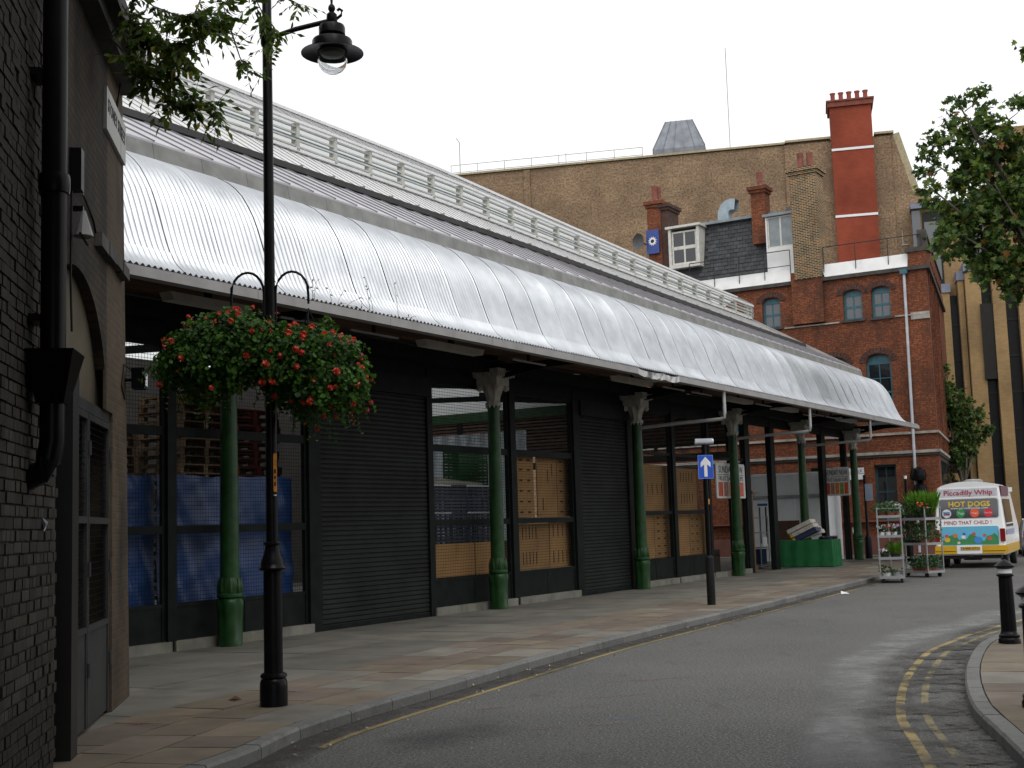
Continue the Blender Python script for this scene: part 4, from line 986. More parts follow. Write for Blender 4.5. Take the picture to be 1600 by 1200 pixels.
# ================================================================== ONE WAY SIGN, BOLLARDS, LITTER
sgp = thing('one_way_sign', 'blue one way sign with white arrow on a black post', 'road sign', (3.888,26.167,.118), 0)
MB().lathe([(.085,0),(.085,.93),(.08,.96),(.045,.99)], seg=16).build('post_sleeve', M('scuffed_black_post', (.01,.01,.01), .5, 0, .4, 8, dirt=(.07,.07,.065), dirtlo=.62, spec=.12), sgp, True); MB().lathe([(.04,.98),(.04,3.25)], seg=14).build('post', black_paint, sgp, True)
ROT = -.06
pl_ = MB().box(-.155,.155,-.07,-.055,2.54,3.02).build('plate', M('sign_blue', (.012,.07,.42), .4, 0, .06), sgp); 
MB().box(-.155,.155,-.0725,-.07,2.54,2.552).box(-.155,.155,-.0725,-.07,3.008,3.02).box(-.155,-.143,-.0725,-.07,2.552,3.008).box(.143,.155,-.0725,-.07,2.552,3.008).build('border', M('sign_border_blue', (.1,.2,.55), .4), pl_)
MB().prism([(-.032,2.58),(.032,2.58),(.032,2.83),(.1,2.77),(.1,2.87),(0,2.985),(-.1,2.87),(-.1,2.77),(-.032,2.83)], -.0735,-.0705).build('arrow', M('sign_white', (.6,.6,.6), .5), pl_)
hd = MB(); hd.tube([(-.19,-.02,3.3),(.17,-.02,3.3)], .06, 12); hd.box(-.19,.15,-.08,.04,3.31,3.355); hd.build('light_head', M('pale_grey_fitting', (.45,.47,.52), .4), sgp)
MB().lathe([(.05,0),(.05,.02)], (0,0,0), 12).build('lens_end', M('lens_white', (.7,.72,.75), .3), sgp).matrix_local = Matrix.Translation((.165,-.02,3.3))@Matrix.Rotation(PI/2,4,'Y')
MB().box(.025,.05,-.05,-.04,2.02,2.13).build('yellow_tag', M('orange_tag',(.5,.2,.02)), sgp)
def bollard(x, y, label):
    b = thing('bollard', label, 'bollard', (x,y,.118), 0, 'black bollards on the corner')
    MB().lathe([(.14,0),(.14,.05),(.125,.075),(.13,.09),(.13,.11),(.11,.125),(.098,.16)], seg=20).build('foot', black_paint, b, True)
    MB().lathe([(.098,.16),(.092,.5),(.085,.86)], seg=20).build('shaft', black_paint, b, True)
    MB().lathe([(.085,.855),(.105,.865),(.11,.885),(.1,.9),(.088,.905)], seg=20).build('ring', black_paint, b, True)
    MB().lathe([(.088,.9),(.088,.965)], seg=20).build('white_band', whitepaint, b, True)
    MB().lathe([(.09,.96),(.125,.985),(.128,1.0),(.1,1.03),(.05,1.06),(.02,1.08),(.001,1.085)], seg=20).build('cap', black_paint, b, True)
bollard(6.364,16.927,'black cast iron bollard with white band, beside the bend of the kerb'); bollard(4.52,11.45,'black cast iron bollard near the drain stained gutter, second along the kerb')
tag(MB().add([(7.5,30.15,.01),(7.6,30.2,.015),(7.58,30.26,.06),(7.52,30.24,.08),(7.66,30.26,.04),(7.72,30.24,.01)], [(0,1,2),(0,2,3),(1,4,2),(1,5,4)]).build('paper_litter', M('crumpled_paper', (.6,.62,.66), .7)), 'crumpled white paper lying in the gutter below the kerb', 'litter')
lt = MB()
for k in range(170):
    t = random.uniform(3,30); q = KL.at(t, -random.uniform(.02,.7)**1.3); p = Vector((q.x,q.y,.016)); kite(lt, p, Vector((random.uniform(-1,1),random.uniform(-1,1),.25)), Vector((0,0,1)), random.uniform(.02,.06), .025)
for k in range(60):
    p = Vector((random.uniform(-3,8),random.uniform(10,26),.012)); kite(lt, p, Vector((random.uniform(-1,1),random.uniform(-1,1),.2)), Vector((0,0,1)), random.uniform(.015,.03), .015)
tag(lt.build('fallen_leaves', M('litter_straw', (.3,.25,.16), .8, 0, .5, 3)), 'scattered straw-coloured scraps and leaves along the gutter', 'litter', kind='stuff')
tag(MB().add([(-3.05,13.55,.13),(-2.98,13.6,.17),(-2.9,13.55,.135),(-2.97,13.5,.15)], [(0,1,2),(0,2,3)]).build('dead_leaf', M('brown_leaf', (.08,.03,.015), .7)), 'brown dead leaf lying on the pavement near the lamp post', 'leaf')

wd_ = MB(); random.seed(4)
for k in range(16):
    a = Vector(W(-9.0+random.uniform(0,2.6),2.47,5.1)); d = (UU*random.uniform(-.2,1)+Vector((0,0,random.uniform(.2,.7)))).normalized(); L = random.uniform(.3,.9)
    P = [a+d*L*t+Vector((0,0,-.35*L*t*t)) for t in (0,.3,.6,1)]; wd_.tube(P, .004, 4, .002)
    for q in P[2:]: kite(wd_, q, rvec(), rvec(), .06, .025)
tag(wd_.build('gutter_weeds', M('dry_stalk', (.09,.075,.04), .8)), 'dry weed stalks growing out of the eaves gutter behind the lamp post', 'weeds', kind='stuff')
tag(MB().add([tuple(V(-1.2,.13,2.0)),tuple(V(-1.16,.16,1.97)),tuple(V(-1.14,.14,1.92)),tuple(V(-1.2,.14,1.9)),tuple(V(-1.23,.16,1.95))],[(0,1,2),(0,2,3),(0,3,4)]).build('paper_scrap', M('crumpled_paper',(.6,.62,.66))), 'small white paper scrap stuck to the sooty brick wall', 'litter')

# added bridge, unseen behind the viewpoint, there to shade the foreground
rbg = thing('shade_bridge', 'added dark bridge, unseen behind the viewpoint, shading the foreground', 'bridge', (0,-4,0))
gird = M('shade_bridge_paint', (.04,.045,.042), .7, 0, .3, 2, spec=.2)
MB().box(-14,14,-9,9.5,6.6,7.0).build('deck', gird, rbg)
for y in (-9.3,9.5): MB().box(-14,14,y,y+.3,6.2,8.4).build('girder', gird, rbg)
MB().box(8.5,14,-9,9.4,0,6.6).build('abutment', soot_brick, rbg); MB().box(-14,-4.6,-9,9.4,0,6.6).build('abutment', soot_brick, rbg)
# ================================================================== FAR BUILDINGS
red_brick = brickM('orange_red_brick', (.34,.105,.04), (.2,.06,.028), (.09,.06,.042), soot=(.05,.028,.02), sootlo=.5, sootsc=(1,1,.6), sc2=.6, bst=.6, patch=(.13,.045,.028))
brown_brick = brickM('brown_stock_brick', (.4,.27,.155), (.27,.175,.1), (.27,.215,.15), soot=(.16,.105,.07), sootlo=.52, sootsc=(.6,.6,1.6), sc2=.25, bst=.3, patch=(.17,.11,.07))
bright_brick = brickM('bright_red_brick', (.33,.06,.028), (.28,.052,.026), (.2,.07,.045), bst=.3)
tan_brick = brickM('yellow_tan_brick', (.38,.25,.115), (.31,.2,.09), (.26,.18,.1), soot=(.22,.145,.07), sootlo=.55, sc2=.3, bst=.3)
yellow_stack = brickM('yellow_and_black_brick', (.34,.13,.05), (.03,.025,.022), (.44,.35,.21), ms=.015, bias=.3, soot=(.03,.025,.02), sootlo=.56, sc2=.6, bst=.6)
dark_stone = M('sooty_cornice', (.05,.045,.04), .9, 0, .4, 4, .2, 30); pale_stone = M('pale_string_course', (.3,.28,.25), .85, 0, .3, 3, .1, 30, dirt=(.07,.06,.05), dirtlo=.52)
white_par = M('flaking_white_parapet', (.66,.66,.66), .7, 0, .08, 2, .1, 20, dirt=(.25,.24,.22), dirtlo=.6, dscale=1.5)
teal = M('teal_window_paint', (.025,.1,.13), .5, 0, .25, 6); pane_m = glassM('window_glass', (.07,.08,.095), .03); pane_d = glassM('dark_window_glass', (.015,.017,.02), .04)
offwhite = M('chipped_white_frame', (.55,.54,.5), .6, 0, .15, 8, dirt=(.25,.23,.2), dirtlo=.6)
pot_m = M('terracotta_pot', (.2,.065,.045), .8, 0, .3, 5)
black_iron = M('black_iron', (.02,.02,.02), .5)
def wall_holes(mb, x0, x1, z0, z1, holes, y=0, depth=.18):
    xs = sorted({x0,x1,*[h[0] for h in holes],*[h[1] for h in holes]}); zs = sorted({z0,z1,*[h[2] for h in holes],*[h[3] for h in holes]})
    for i in range(len(xs)-1):
        for j in range(len(zs)-1):
            cx,cz = (xs[i]+xs[i+1])/2,(zs[j]+zs[j+1])/2
            if any(h[0]<cx<h[1] and h[2]<cz<h[3] for h in holes): continue
            mb.quad((xs[i],y,zs[j]),(xs[i+1],y,zs[j]),(xs[i+1],y,zs[j+1]),(xs[i],y,zs[j+1]))
    for a,b,c,d in holes:
        mb.quad((a,y,c),(a,y+depth,c),(b,y+depth,c),(b,y,c)); mb.quad((a,y,d),(b,y,d),(b,y+depth,d),(a,y+depth,d)); mb.quad((a,y,c),(a,y,d),(a,y+depth,d),(a,y+depth,c)); mb.quad((b,y,c),(b,y+depth,c),(b,y+depth,d),(b,y,d))
def window(par, a, b, c, d, y, cols, rows, fm, gm_, fw=.07, bar=.03, arch=0, sill=None, brickm=None):
    f = MB(); f.box(a,a+fw,y,y+.08,c,d); f.box(b-fw,b,y,y+.08,c,d); f.box(a+fw,b-fw,y,y+.08,c,c+fw); f.box(a+fw,b-fw,y,y+.08,d-fw-arch,d)
    iw = (b-a-2*fw)/cols; ih = (d-c-2*fw-arch)/rows
    for i in range(1,cols): f.box(a+fw+i*iw-bar/2,a+fw+i*iw+bar/2,y+.012,y+.06,c+fw,d-fw-arch)
    for j in range(1,rows): f.box(a+fw,b-fw,y+.01,y+.062,c+fw+j*ih-bar/2*(2 if j*2 == rows else 1),c+fw+j*ih+bar/2*(2 if j*2 == rows else 1))
    w = f.build('window', fm, par)
    for i in range(cols):
        for j in range(rows): MB().box(a+fw+i*iw,a+fw+(i+1)*iw,y+.03,y+.04,c+fw+j*ih,c+fw+(j+1)*ih).build('pane', gm_, w)
    if sill: MB().box(a-.1,b+.1,y-.26,y-.0,c-.1,c).build('sill', sill, w)
    if arch and brickm:                                   # curved brick head filling the top corners
        h = MB(); N = 8
        for k in range(N):
            x0 = a+(b-a)*k/N; x1 = a+(b-a)*(k+1)/N; zf = lambda x: d-arch+arch*math.sqrt(max(0,1-((x-(a+b)/2)/((b-a)/2))**2))
            h.add([(x0,y-.17,zf(x0)),(x1,y-.17,zf(x1)),(x1,y-.17,d+.01),(x0,y-.17,d+.01),(x0,y+.02,zf(x0)),(x1,y+.02,zf(x1))], [(0,1,2,3),(0,4,5,1)])
        h.build('arch_head', brickm, w)
        v = MB(); N = 14
        for k in range(N):                               # proud ring of voussoirs
            t0 = PI-PI*k/N; t1 = PI-PI*(k+.86)/N; cx = (a+b)/2; rx = (b-a)/2; q = lambda t,e: (cx+(rx+e)*math.cos(t), d-arch+(arch+e)*math.sin(t))
            A,B,C,D = q(t0,.03),q(t1,.03),q(t1,.26),q(t0,.26)
            v.prism([A,B,C,D][::-1], y-.21, y-.17)
        v.build('brick_arch', M('dark_voussoir', (.07,.03,.022), .9, 0, .4, 8), w)
    return w
rb = thing('red_brick_building', 'old red brick corner building with teal windows, mansard and chimneys', 'building', W(31.5,0,0), -TH)
holes = [(-1.55,-.72,10.17,11.47),(-.33,.48,10.15,11.47),(-5.2,-4.36,10.2,11.55),(-.74,.34,5.65,8.6),(-2.62,-1.52,5.65,8.6),(-.65,.27,1.6,3.88),(-3.4,-2.4,1.6,3.88),(-7.2,-6.2,5.65,8.6)]
wm = MB(); wall_holes(wm, -13,2.05,0,12.15, holes); wm.quad((2.05,0,0),(-.29,13.8,0),(-.29,13.8,12.9),(2.05,0,12.9)); wm.quad((-13,14,0),(-13,0,0),(-13,0,12.15),(-13,14,12.15)); wm.quad((-13,0,12.15),(2.05,0,12.15),(-.29,13.8,12.15),(-13,14,12.15))
wing = link('side_wall', None, rb, (2.05,0,0), .1677)
wm.build('wall', red_brick, rb)
for k,(a,b,c,d) in enumerate(holes):
    if k < 3: window(rb,a,b,c,d,.17,2,2,teal,pane_m,.09,.05,.18,dark_stone,red_brick)
    elif k in (3,4,7): window(rb,a,b,c,d,.17,2,4,teal,pane_d,.1,.04,.34,dark_stone,red_brick)
    else: window(rb,a,b,c,d,.17,2,2,M('dark_teal_paint',(.015,.05,.06)),pane_d,.1,.04,.0,dark_stone)
for (z0,z1,p,mt) in ((5.1,5.2,.08,pale_stone),(4.3,4.42,.1,pale_stone),(4.2,4.3,.06,dark_stone),(12.0,12.16,.14,dark_stone)): MB().box(-13,2.05+p,-p,-.001,z0,z1).build('string_course', mt, rb); MB().box(.001,p,0,13,z0-.002,z1-.002).build('string_course', mt, wing)
for (a,b) in ((-4.2,-1.75),(.65,2.07),(-13,-5.5)): MB().box(a,b,-.06,-.001,10.08,10.14).build('string_course', pale_stone, rb)
MB().box(1.3,2.07,-.05,-.001,9.9,10.2).build('stone_block', pale_stone, rb)
MB().box(1.35,2.1,-.1,.6,12.1,12.9).build('corner_pier', red_brick, rb); MB().box(1.25,2.18,-.16,.66,12.75,12.95).build('corner_cap', dark_stone, rb); MB().box(-.3,.04,.75,12,12.85,13.5).build('side_parapet', red_brick, wing); MB().box(-.35,.1,.7,12,13.5,13.62).build('side_coping', dark_stone, wing); MB().box(-.3,.08,.1,.69,12.96,13.7).build('parapet_end', dark_stone, wing)
MB().box(-13,2.1,-.12,.35,.1,.9).build('plinth', M('plinth_render', (.15,.06,.045), .8, 0, .2, 2), rb); MB().box(-13,2.1,-.16,-.0,1.5,1.56).build('string_course', M('red_stone', (.22,.07,.05), .8), rb)
text('lettering', 'pa', .4, whitepaint, rb, (-1.55,-.02,1.22), (PI/2,0,0)); text('lettering', 'd', .4, whitepaint, rb, (-.35,-.02,1.22), (PI/2,0,0)); text('lettering', 'o', .4, whitepaint, rb, (.45,-.02,1.22), (PI/2,0,0))
def parapet(a, b, z0, h, fl, fr_): return MB().add([(a,-.08,z0),(b,-.08,z0),(b+fr_,.12,z0+h),(a-fl,.12,z0+h),(a,.3,z0),(b,.3,z0),(b+fr_,.3,z0+h),(a-fl,.3,z0+h)], [(0,1,2,3),(3,2,6,7),(5,4,7,6),(4,0,3,7),(1,5,6,2)]).build('white_parapet', white_par, rb)
parapet(-2.25,1.3,12.16,.6,.25,0); parapet(-8.6,-3.75,12.16,.6,0,.2); parapet(-13,-8.65,12.16,.6,0,0)
def railing(par, pts, zb, zt, mid=True, step=1.3):
    r = MB()
    for p,q in zip(pts[:-1],pts[1:]):
        p = Vector(p); q = Vector(q); n = max(1,round((q-p).length/step))
        r.tube([p+Vector((0,0,zt)),q+Vector((0,0,zt))], .022, 5)
        if mid: r.tube([p+Vector((0,0,(zb+zt)/2)),q+Vector((0,0,(zb+zt)/2))], .018, 5)
        for k in range(n+1): c = p.lerp(q,k/n); r.tube([c+Vector((0,0,zb)),c+Vector((0,0,zt))], .02, 5)
    return r.build('railing', black_iron, par)
railing(rb, [(-2.3,.0,0),(1.9,.0,0)], 12.2, 13.5, False); railing(rb, [(-8.6,.0,0),(-3.8,.0,0)], 12.2, 13.6, True)
# mansard with slates
slate_m = M('lichened_slate', (.035,.037,.042), .7, 0, .35, 2, .2, 20, rnd=.35, dirt=(.22,.21,.18), dirtlo=.66, dscale=3, dirtsc=(1,1,1))
man = MB().add([(-9.7,.55,12.5),(-5.0,.55,12.5),(-5.0,1.2,15.55),(-9.7,1.2,15.55),(-9.7,6,12.5),(-5.0,6,12.5),(-5,6,15.55),(-9.7,6,15.55)], [(0,1,2,3),(3,2,6,7),(1,5,6,2),(4,0,3,7)]).build('mansard_roof', M('slate_backing', (.03,.03,.033), .8), rb)
z = 12.5; r_ = 0
while z < 15.4:
    yy = lambda zz: .55+.65*(zz-12.5)/3.05; x = -8.15 if 13.45 < z < 15.5 else -9.7; x += (r_%2)*.14
    while x < -5.05:
        e = min(x+.27,-5.02); t = .02+random.random()*.02
        MB().add([(x,yy(z)-.012-t,z),(e,yy(z)-.012-t,z),(e,yy(z+.24)-.012,z+.24),(x,yy(z+.24)-.012,z+.24),(x,yy(z),z),(e,yy(z),z)], [(0,1,2,3),(4,5,1,0),(0,3,4),(1,5,2)]).build('slate', slate_m, man); x += .285
    z += .19; r_ += 1
MB().box(-9.9,-4.6,.95,2.2,15.55,15.68).build('lead_roof_edge', M('lead_grey', (.2,.23,.25), .5, .2), rb)
dm = MB(); dm.box(-9.75,-8.2,.35,1.2,13.55,13.7); dm.box(-9.75,-9.62,.35,1.2,13.7,15.45); dm.box(-8.33,-8.2,.35,1.2,13.7,15.45); dm.box(-9.85,-8.1,.25,1.3,15.45,15.56); dm.build('dormer', offwhite, rb)
window(rb,-9.6,-8.35,13.72,15.3,.42,2,2,offwhite,pane_d,.08,.08)
wdm = MB(); wdm.box(-4.95,-3.6,.3,1.6,12.3,13.85); wdm.box(-4.95,-4.88,.3,1.6,13.85,15.3); wdm.box(-3.67,-3.6,.3,1.6,13.85,15.3); wdm.build('bay_dormer', white_par, rb); MB().box(-5.05,-3.5,.2,1.7,15.3,15.42).build('bay_dormer_roof', M('lead_grey',(.2,.23,.25)), rb)
window(rb,-4.87,-3.68,13.86,15.28,.34,2,1,offwhite,M('hazy_pane',(.2,.23,.24),.15),.06,.08)
MB().add([(-4.9,1.7,15.42),(-3.5,1.7,15.42),(-3.2,1.7,16.2),(-4.2,1.7,16.05),(-4.9,2.6,15.42),(-3.5,2.6,15.42),(-3.2,2.6,16.2),(-4.2,2.6,16.05)],[(0,1,2,3),(4,7,6,5),(3,2,6,7),(0,3,7,4),(1,5,6,2)]).build('roof_housing', M('slate_grey_sheet', (.1,.11,.12), .6), rb)
def stack(x0, x1, y0, y1, z0, z1, mat, pots, pz, capz=.3, cap=.13):
    c = MB(); c.box(x0,x1,y0,y1,z0,z1-capz); c.box(x0-cap*.5,x1+cap*.5,y0-cap*.5,y1+cap*.5,z1-capz,z1-capz*.55); c.box(x0-cap,x1+cap,y0-cap,y1+cap,z1-capz*.55,z1)
    s_ = c.build('chimney', mat, rb); MB().add([(x0,y0,z1),(x1,y0,z1),(x1,y1,z1),(x0,y1,z1),((x0+x1)/2-.1,(y0+y1)/2-.1,z1+.12),((x0+x1)/2+.1,(y0+y1)/2-.1,z1+.12),((x0+x1)/2+.1,(y0+y1)/2+.1,z1+.12),((x0+x1)/2-.1,(y0+y1)/2+.1,z1+.12)],[(0,1,5,4),(1,2,6,5),(2,3,7,6),(3,0,4,7),(4,5,6,7)]).build('flaunching', pale_stone, s_)
    for x,y in pots: MB().lathe([(.15,0),(.14,.1),(.135,pz-.1),(.15,pz-.05),(.15,pz),(.11,pz)], (x,y,z1+.02), 14).build('chimney_pot', pot_m, s_, True)
stack(-3.55,-2.35,-.25,.75,12.16,17.15,yellow_stack,[(-3.15,.2),(-2.75,.3)],.75)
MB().box(-3.75,-2.35,-.2,-.001,10.2,12.5).build('chimney_breast', red_brick, rb)
stack(-5.65,-5.0,.5,1.2,14.2,16.85,red_brick,[(-5.3,.85)],.7); stack(-10.9,-10.2,.6,1.2,12.2,17.0,red_brick,[(-10.55,.8),(-10.5,1.1)],.75); stack(-10.2,-9.85,.65,1.9,12.2,16.8,M('dark_stack_brick',(.06,.03,.022),.9,0,.4,6),[],.5)
bs = MB().box(-10.95,-10.3,.5,.56,14.45,15.6).build('blue_panel', M('panel_blue', (.03,.06,.25), .5, 0, .2, 8), rb)
sw = MB(); pts = []
for k in range(24): t = 2*PI*k/24; r = .24 if k%2 else .15; pts.append((-10.63+r*math.cos(t),15.05+r*math.sin(t)))
sw.prism(pts[::-1], .494,.4985).build('white_emblem', whitepaint, bs); MB().prism([(-10.63+.09*math.cos(2*PI*k/10),15.05+.09*math.sin(2*PI*k/10)) for k in range(10)][::-1], .49,.4935).build('emblem_centre', blacktxt, bs)
dish = MB().lathe([(.02,0),(.2,.03),(.36,.12),(.4,.17)], (0,0,0), 16, cap=False).build('satellite_dish', M('dish_grey',(.08,.08,.085),.6), rb); dish.location = (-11.25,.5,15.1); dish.rotation_euler = (PI/2,0,-.4)
MB().tube([(-11.25,.5,15.1),(-10.9,.7,14.9)], .03, 6).build('dish_arm', black_iron, rb)
dp = [(-7.35,1.6,15.6),(-7.35,1.6,16.0)]+[(-7.35+.4-.4*math.cos(t),1.6,16.0+.45*math.sin(t)) for t in [PI/2*k/6 for k in range(1,7)]]+[(-6.75,1.6,16.42)]
dv = []; df = []
for k,(x,y,z) in enumerate(dp):
    p = Vector(dp[min(k+1,len(dp)-1)])-Vector(dp[max(k-1,0)]); nx,nz = -p.z,p.x; L_ = math.hypot(nx,nz); nx/=L_; nz/=L_; h = .26
    dv += [(x+nx*h,y-.26,z+nz*h),(x-nx*h,y-.26,z-nz*h),(x-nx*h,y+.26,z-nz*h),(x+nx*h,y+.26,z+nz*h)]
for k in range(len(dp)-1): df += [(4*k+i,4*k+(i+1)%4,4*k+4+(i+1)%4,4*k+4+i) for i in range(4)]
MB().add(dv,df).build('ventilation_duct', M('duct_grey', (.3,.36,.4), .5, .3), rb)
MB().tube([(1.15,-.12,12.0),(1.12,-.12,8.5),(1.1,-.12,5.0),(1.05,-.12,.2)], .06, 10).build('drainpipe', M('grey_white_pipe', (.42,.44,.47), .5, 0, .15), rb, True); MB().box(1.0,1.3,-.26,-.01,11.85,12.05).build('rain_head', teal, rb)
# side wall features (facing the lane)
for k in range(6):
    y = .9+k*1.35; w = MB().box(.001,.06,y,y+.18,4.5,12.8).build('pilaster', red_brick, wing)
for z0,z1 in ((5.6,9.2),(9.9,12.2),(1.0,4.1)):
    for k in range(5): y = 1.15+k*1.35; q = MB().box(.002,.02,y+.05,y+1.05,z0,z1).build('window', M('side_frame',(.02,.03,.035)), wing); MB().box(.02,.025,y+.1,y+1.0,z0+.1,z1-.1).build('pane', pane_d, q)
MB().box(.0,.5,8.6,8.9,4.0,4.9).build('air_unit', M('unit_grey',(.25,.25,.26)), wing); MB().box(.0,.75,11.5,11.56,3.7,4.9).build('hanging_board', blacktxt, wing)
MB().box(-3.6,-2.4,-.3,-.1,0,.0+.2).build('step', pale_stone, rb)
# street name plates on the brick wall
q = thing('street_name_plate', 'white street name plate behind the end column on the red wall', 'sign', W(31.38,-1.9,3.3), -TH)
MB().box(-.75,.85,0,.03,0,.5).build('plate', M('plate_white',(.65,.66,.68),.5), q); text('lettering','ROCHESTER WALK',.2,blacktxt,q,(.05,-.003,.36),(PI/2,0,0),1.45); MB().box(-.75,.85,-.003,.0,.235,.255).build('rule',blacktxt,q)
q = thing('banner_sign', 'narrow white upright banner with a pink foot beside the end column', 'sign', W(28.6,-1.1,1.75), -TH)
MB().box(-.08,.08,0,.03,.35,1.5).build('banner', M('plate_white',(.6,.6,.6)), q); MB().box(-.08,.08,-.001,.031,.1,.349).build('pink_foot', M('magenta',(.5,.03,.15),.5), q); MB().box(-.02,.02,.031,.05,-1.64,1.5).build('post', black_iron, q)
fp = thing('red_wall_pavement', None, None); bpy.data.objects.remove(fp)
tag(MB().add([tuple(W(30.2,-14,0)),tuple(W(30.2,3.2,0)),tuple(W(46,3.2,0)),tuple(W(46,2,0)),tuple(W(31.5,2,0)),tuple(W(31.5,-14,0))]+[tuple(W(30.2,-14,.12)),tuple(W(30.2,3.2,.12)),tuple(W(46,3.2,.12)),tuple(W(46,2,.12)),tuple(W(31.5,2,.12)),tuple(W(31.5,-14,.12))], [(6,7,10,11),(7,8,9,10),(0,1,7,6),(1,2,8,7)]).build('pavement', concrete), kind='structure')
# black posts by the red wall
for (x,y,h,lab,pl2) in ((13.6,50.0,3.35,'black lamp post with a small grey plate in front of the red wall',True),(15.5,51.0,3.3,'plain black post beside the teal ground floor window',False)):
    b = thing('street_post', lab, 'post', (x,y,0), 0, 'black posts by the red wall')
    MB().lathe([(.14,0),(.14,.9),(.12,.95),(.06,1.05),(.055,h)], seg=14).build('shaft', black_paint, b, True)
    if pl2: MB().box(-.02,.28,-.07,-.05,2.35,3.0).build('plate', M('grey_plate',(.2,.24,.32),.5), b)
    else: MB().lathe([(.06,h-.12),(.06,h)], seg=12).build('white_top', whitepaint, b)
lm = thing('wall_lamp', 'black bulkhead lamp and boxes fixed to the corner of the red wall', 'lamp', W(31.4,1.25,2.6), -TH)
MB().lathe([(.02,.5),(.3,.55),(.34,.75),(.28,1.0),(.05,1.1)], (0,-.25,0), 14).build('lower_box', black_paint, lm, True); MB().lathe([(.05,-.3),(.26,-.25),(.3,0),(.24,.3),(.05,.4)], (.05,-.25,.05), 14).build('upper_box', black_paint, lm, True); MB().box(-.05,.1,-.1,.1,-.2,1.0).build('back_plate', black_paint, lm)
# ------------------------------------------------------------------ brown warehouse behind
bb = thing('brown_warehouse', 'large blank brown brick warehouse gable with a bright red chimney', 'building', (16.728,74.689,0), -math.atan2(.229,.973))
m2 = MB(); out = [(-26,0),(8.45,0),(8.45,18.9),(8.2,18.9),(8.2,19.6),(8.18,20.25),(7.22,20.28),(6.25,23.95),(.12,24.0),(.12,23.9),(-26,23.95)]
m2.prism(out, 0, 12); m2.box(.0,6.1,-.14,-.001,8,23.85); m2.box(-16,-15.6,-.1,-.001,8,23.9); m2.build('wall', brown_brick, bb)
cp = MB(); cp.box(-26,.05,-.12,.5,23.96,24.08); cp.box(.05,2.7,-.22,.5,24.01,24.14); cp.box(5.2,6.3,-.22,.5,24.01,24.14); cp.bar((6.33,.1,24.0),(7.3,.1,20.3), .6,.14,(0,1,0)); cp.box(7.25,8.25,-.1,.5,20.29,20.4); cp.build('coping', M('cream_coping', (.34,.29,.18), .8, 0, .3, 12), bb)
ck = MB(); ck.box(2.74,5.1,-.6,1.4,8,25.75); c_ = ck.build('red_chimney', bright_brick, bb)
MB().box(2.62,5.22,-.72,1.5,25.75,26.05).box(2.55,5.29,-.78,1.55,26.05,26.15).build('chimney_cap', M('cap_red',(.18,.05,.03),.85), c_)
for z in (23.1,19.1): MB().box(2.72,5.12,-.64,-.599,z,z+.14).build('white_band', whitepaint, c_)
for k in range(5): MB().lathe([(.16,0),(.13,.1),(.13,.62),(.17,.68),(.17,.74)], (2.98+k*.47,.3,26.14), 14).build('chimney_pot', M('red_pot',(.3,.07,.05),.8), c_, True)
ven = MB(); V4 = lambda x0,x1,y0,y1,z: [(x0,y0,z),(x1,y0,z),(x1,y1,z),(x0,y1,z)]
ven.add(V4(-8.2,-4.9,3.0,6.2,23.9)+V4(-8.2,-4.9,3.0,6.2,25.3)+V4(-7.4,-5.7,3.8,5.4,27.3), [(0,1,5,4),(1,2,6,5),(2,3,7,6),(3,0,4,7),(4,5,9,8),(5,6,10,9),(6,7,11,10),(7,4,8,11),(8,9,10,11)])
for k in range(6): x = -8.2+k*.66; ven.box(x-.02,x+.02,2.96,3.0,23.9,25.3); xt = -7.4+k*.34; ven.bar((x,2.99,25.3),(xt,3.79,27.3),.05)
ven.build('roof_ventilator', M('blue_grey_lead', (.17,.185,.21), .5, .2, .25, 2), bb)
MB().tube([(-3.5,6,24),(-3.5,6,32.6)], .025, 5).build('mast', M('mast_grey',(.3,.3,.3)), bb)
r = MB()
for k in range(8): x = -20.9+k*1.76; r.tube([(x,.6,24),(x,.6,24.85)], .022, 5)
for z in (24.35,24.83): r.tube([(-20.9,.6,z),(-8.58,.6,z)], .022, 5)
r.tube([(-13.4,.6,24),(-13.4,.6,24.95)], .022,5); r.build('roof_railing', M('rail_grey',(.3,.31,.32),.5), bb); MB().tube([(-20.3,.6,24),(-20.3,.6,26.3),(-20.5,.6,26.6)], .03, 5).build('aerial', M('rail_grey',(.3,.3,.3)), bb)
MB().lathe([(1.1,24),(1.0,24.35),(.5,24.5),(.02,24.55)], (-20.1,2,0), 14).build('roof_dome', M('dome_dark',(.03,.035,.04),.5), bb)
for (x,z) in ((6.4,17.3),): MB().box(x,x+.06,-.05,-.001,z,z+.9).box(x-.05,x+.35,-.06,-.001,z-.02,z+.04).build('wall_tie', pale_stone, bb)
# ------------------------------------------------------------------ tan office building on the right
tb_ = thing('tan_office_building', 'tall tan brick office building with narrow dark window slots', 'building', (23.6,72.0,0), -.245)
cop = M('slate_blue_coping', (.16,.18,.24), .6, 0, .15, 3); slot_m = M('slot_glass', (.008,.008,.009), .3, spec=.15); bronze = M('bronze_panel', (.015,.014,.013), .5, 0, spec=.2)
x = 0; k = 0; segs = [(0,.55,0,14.2),(.62,1.35,-.45,14.6),(1.8,2.1,-.7,15.2),(2.15,2.95,-1.15,15.6),(3.5,4.15,-1.4,15.9),(4.8,6.4,-1.6,15.9),(6.75,9,-1.7,16.2),(9.4,12,-1.8,16.2),(12.4,15,-1.9,16.2)]
body = MB(); body.box(-.3,16,.4,10,0,19.2); body.build('core', tan_brick, tb_); MB().box(-.3,16,.2,.4,0,14).build('slot_glazing', slot_m, tb_)
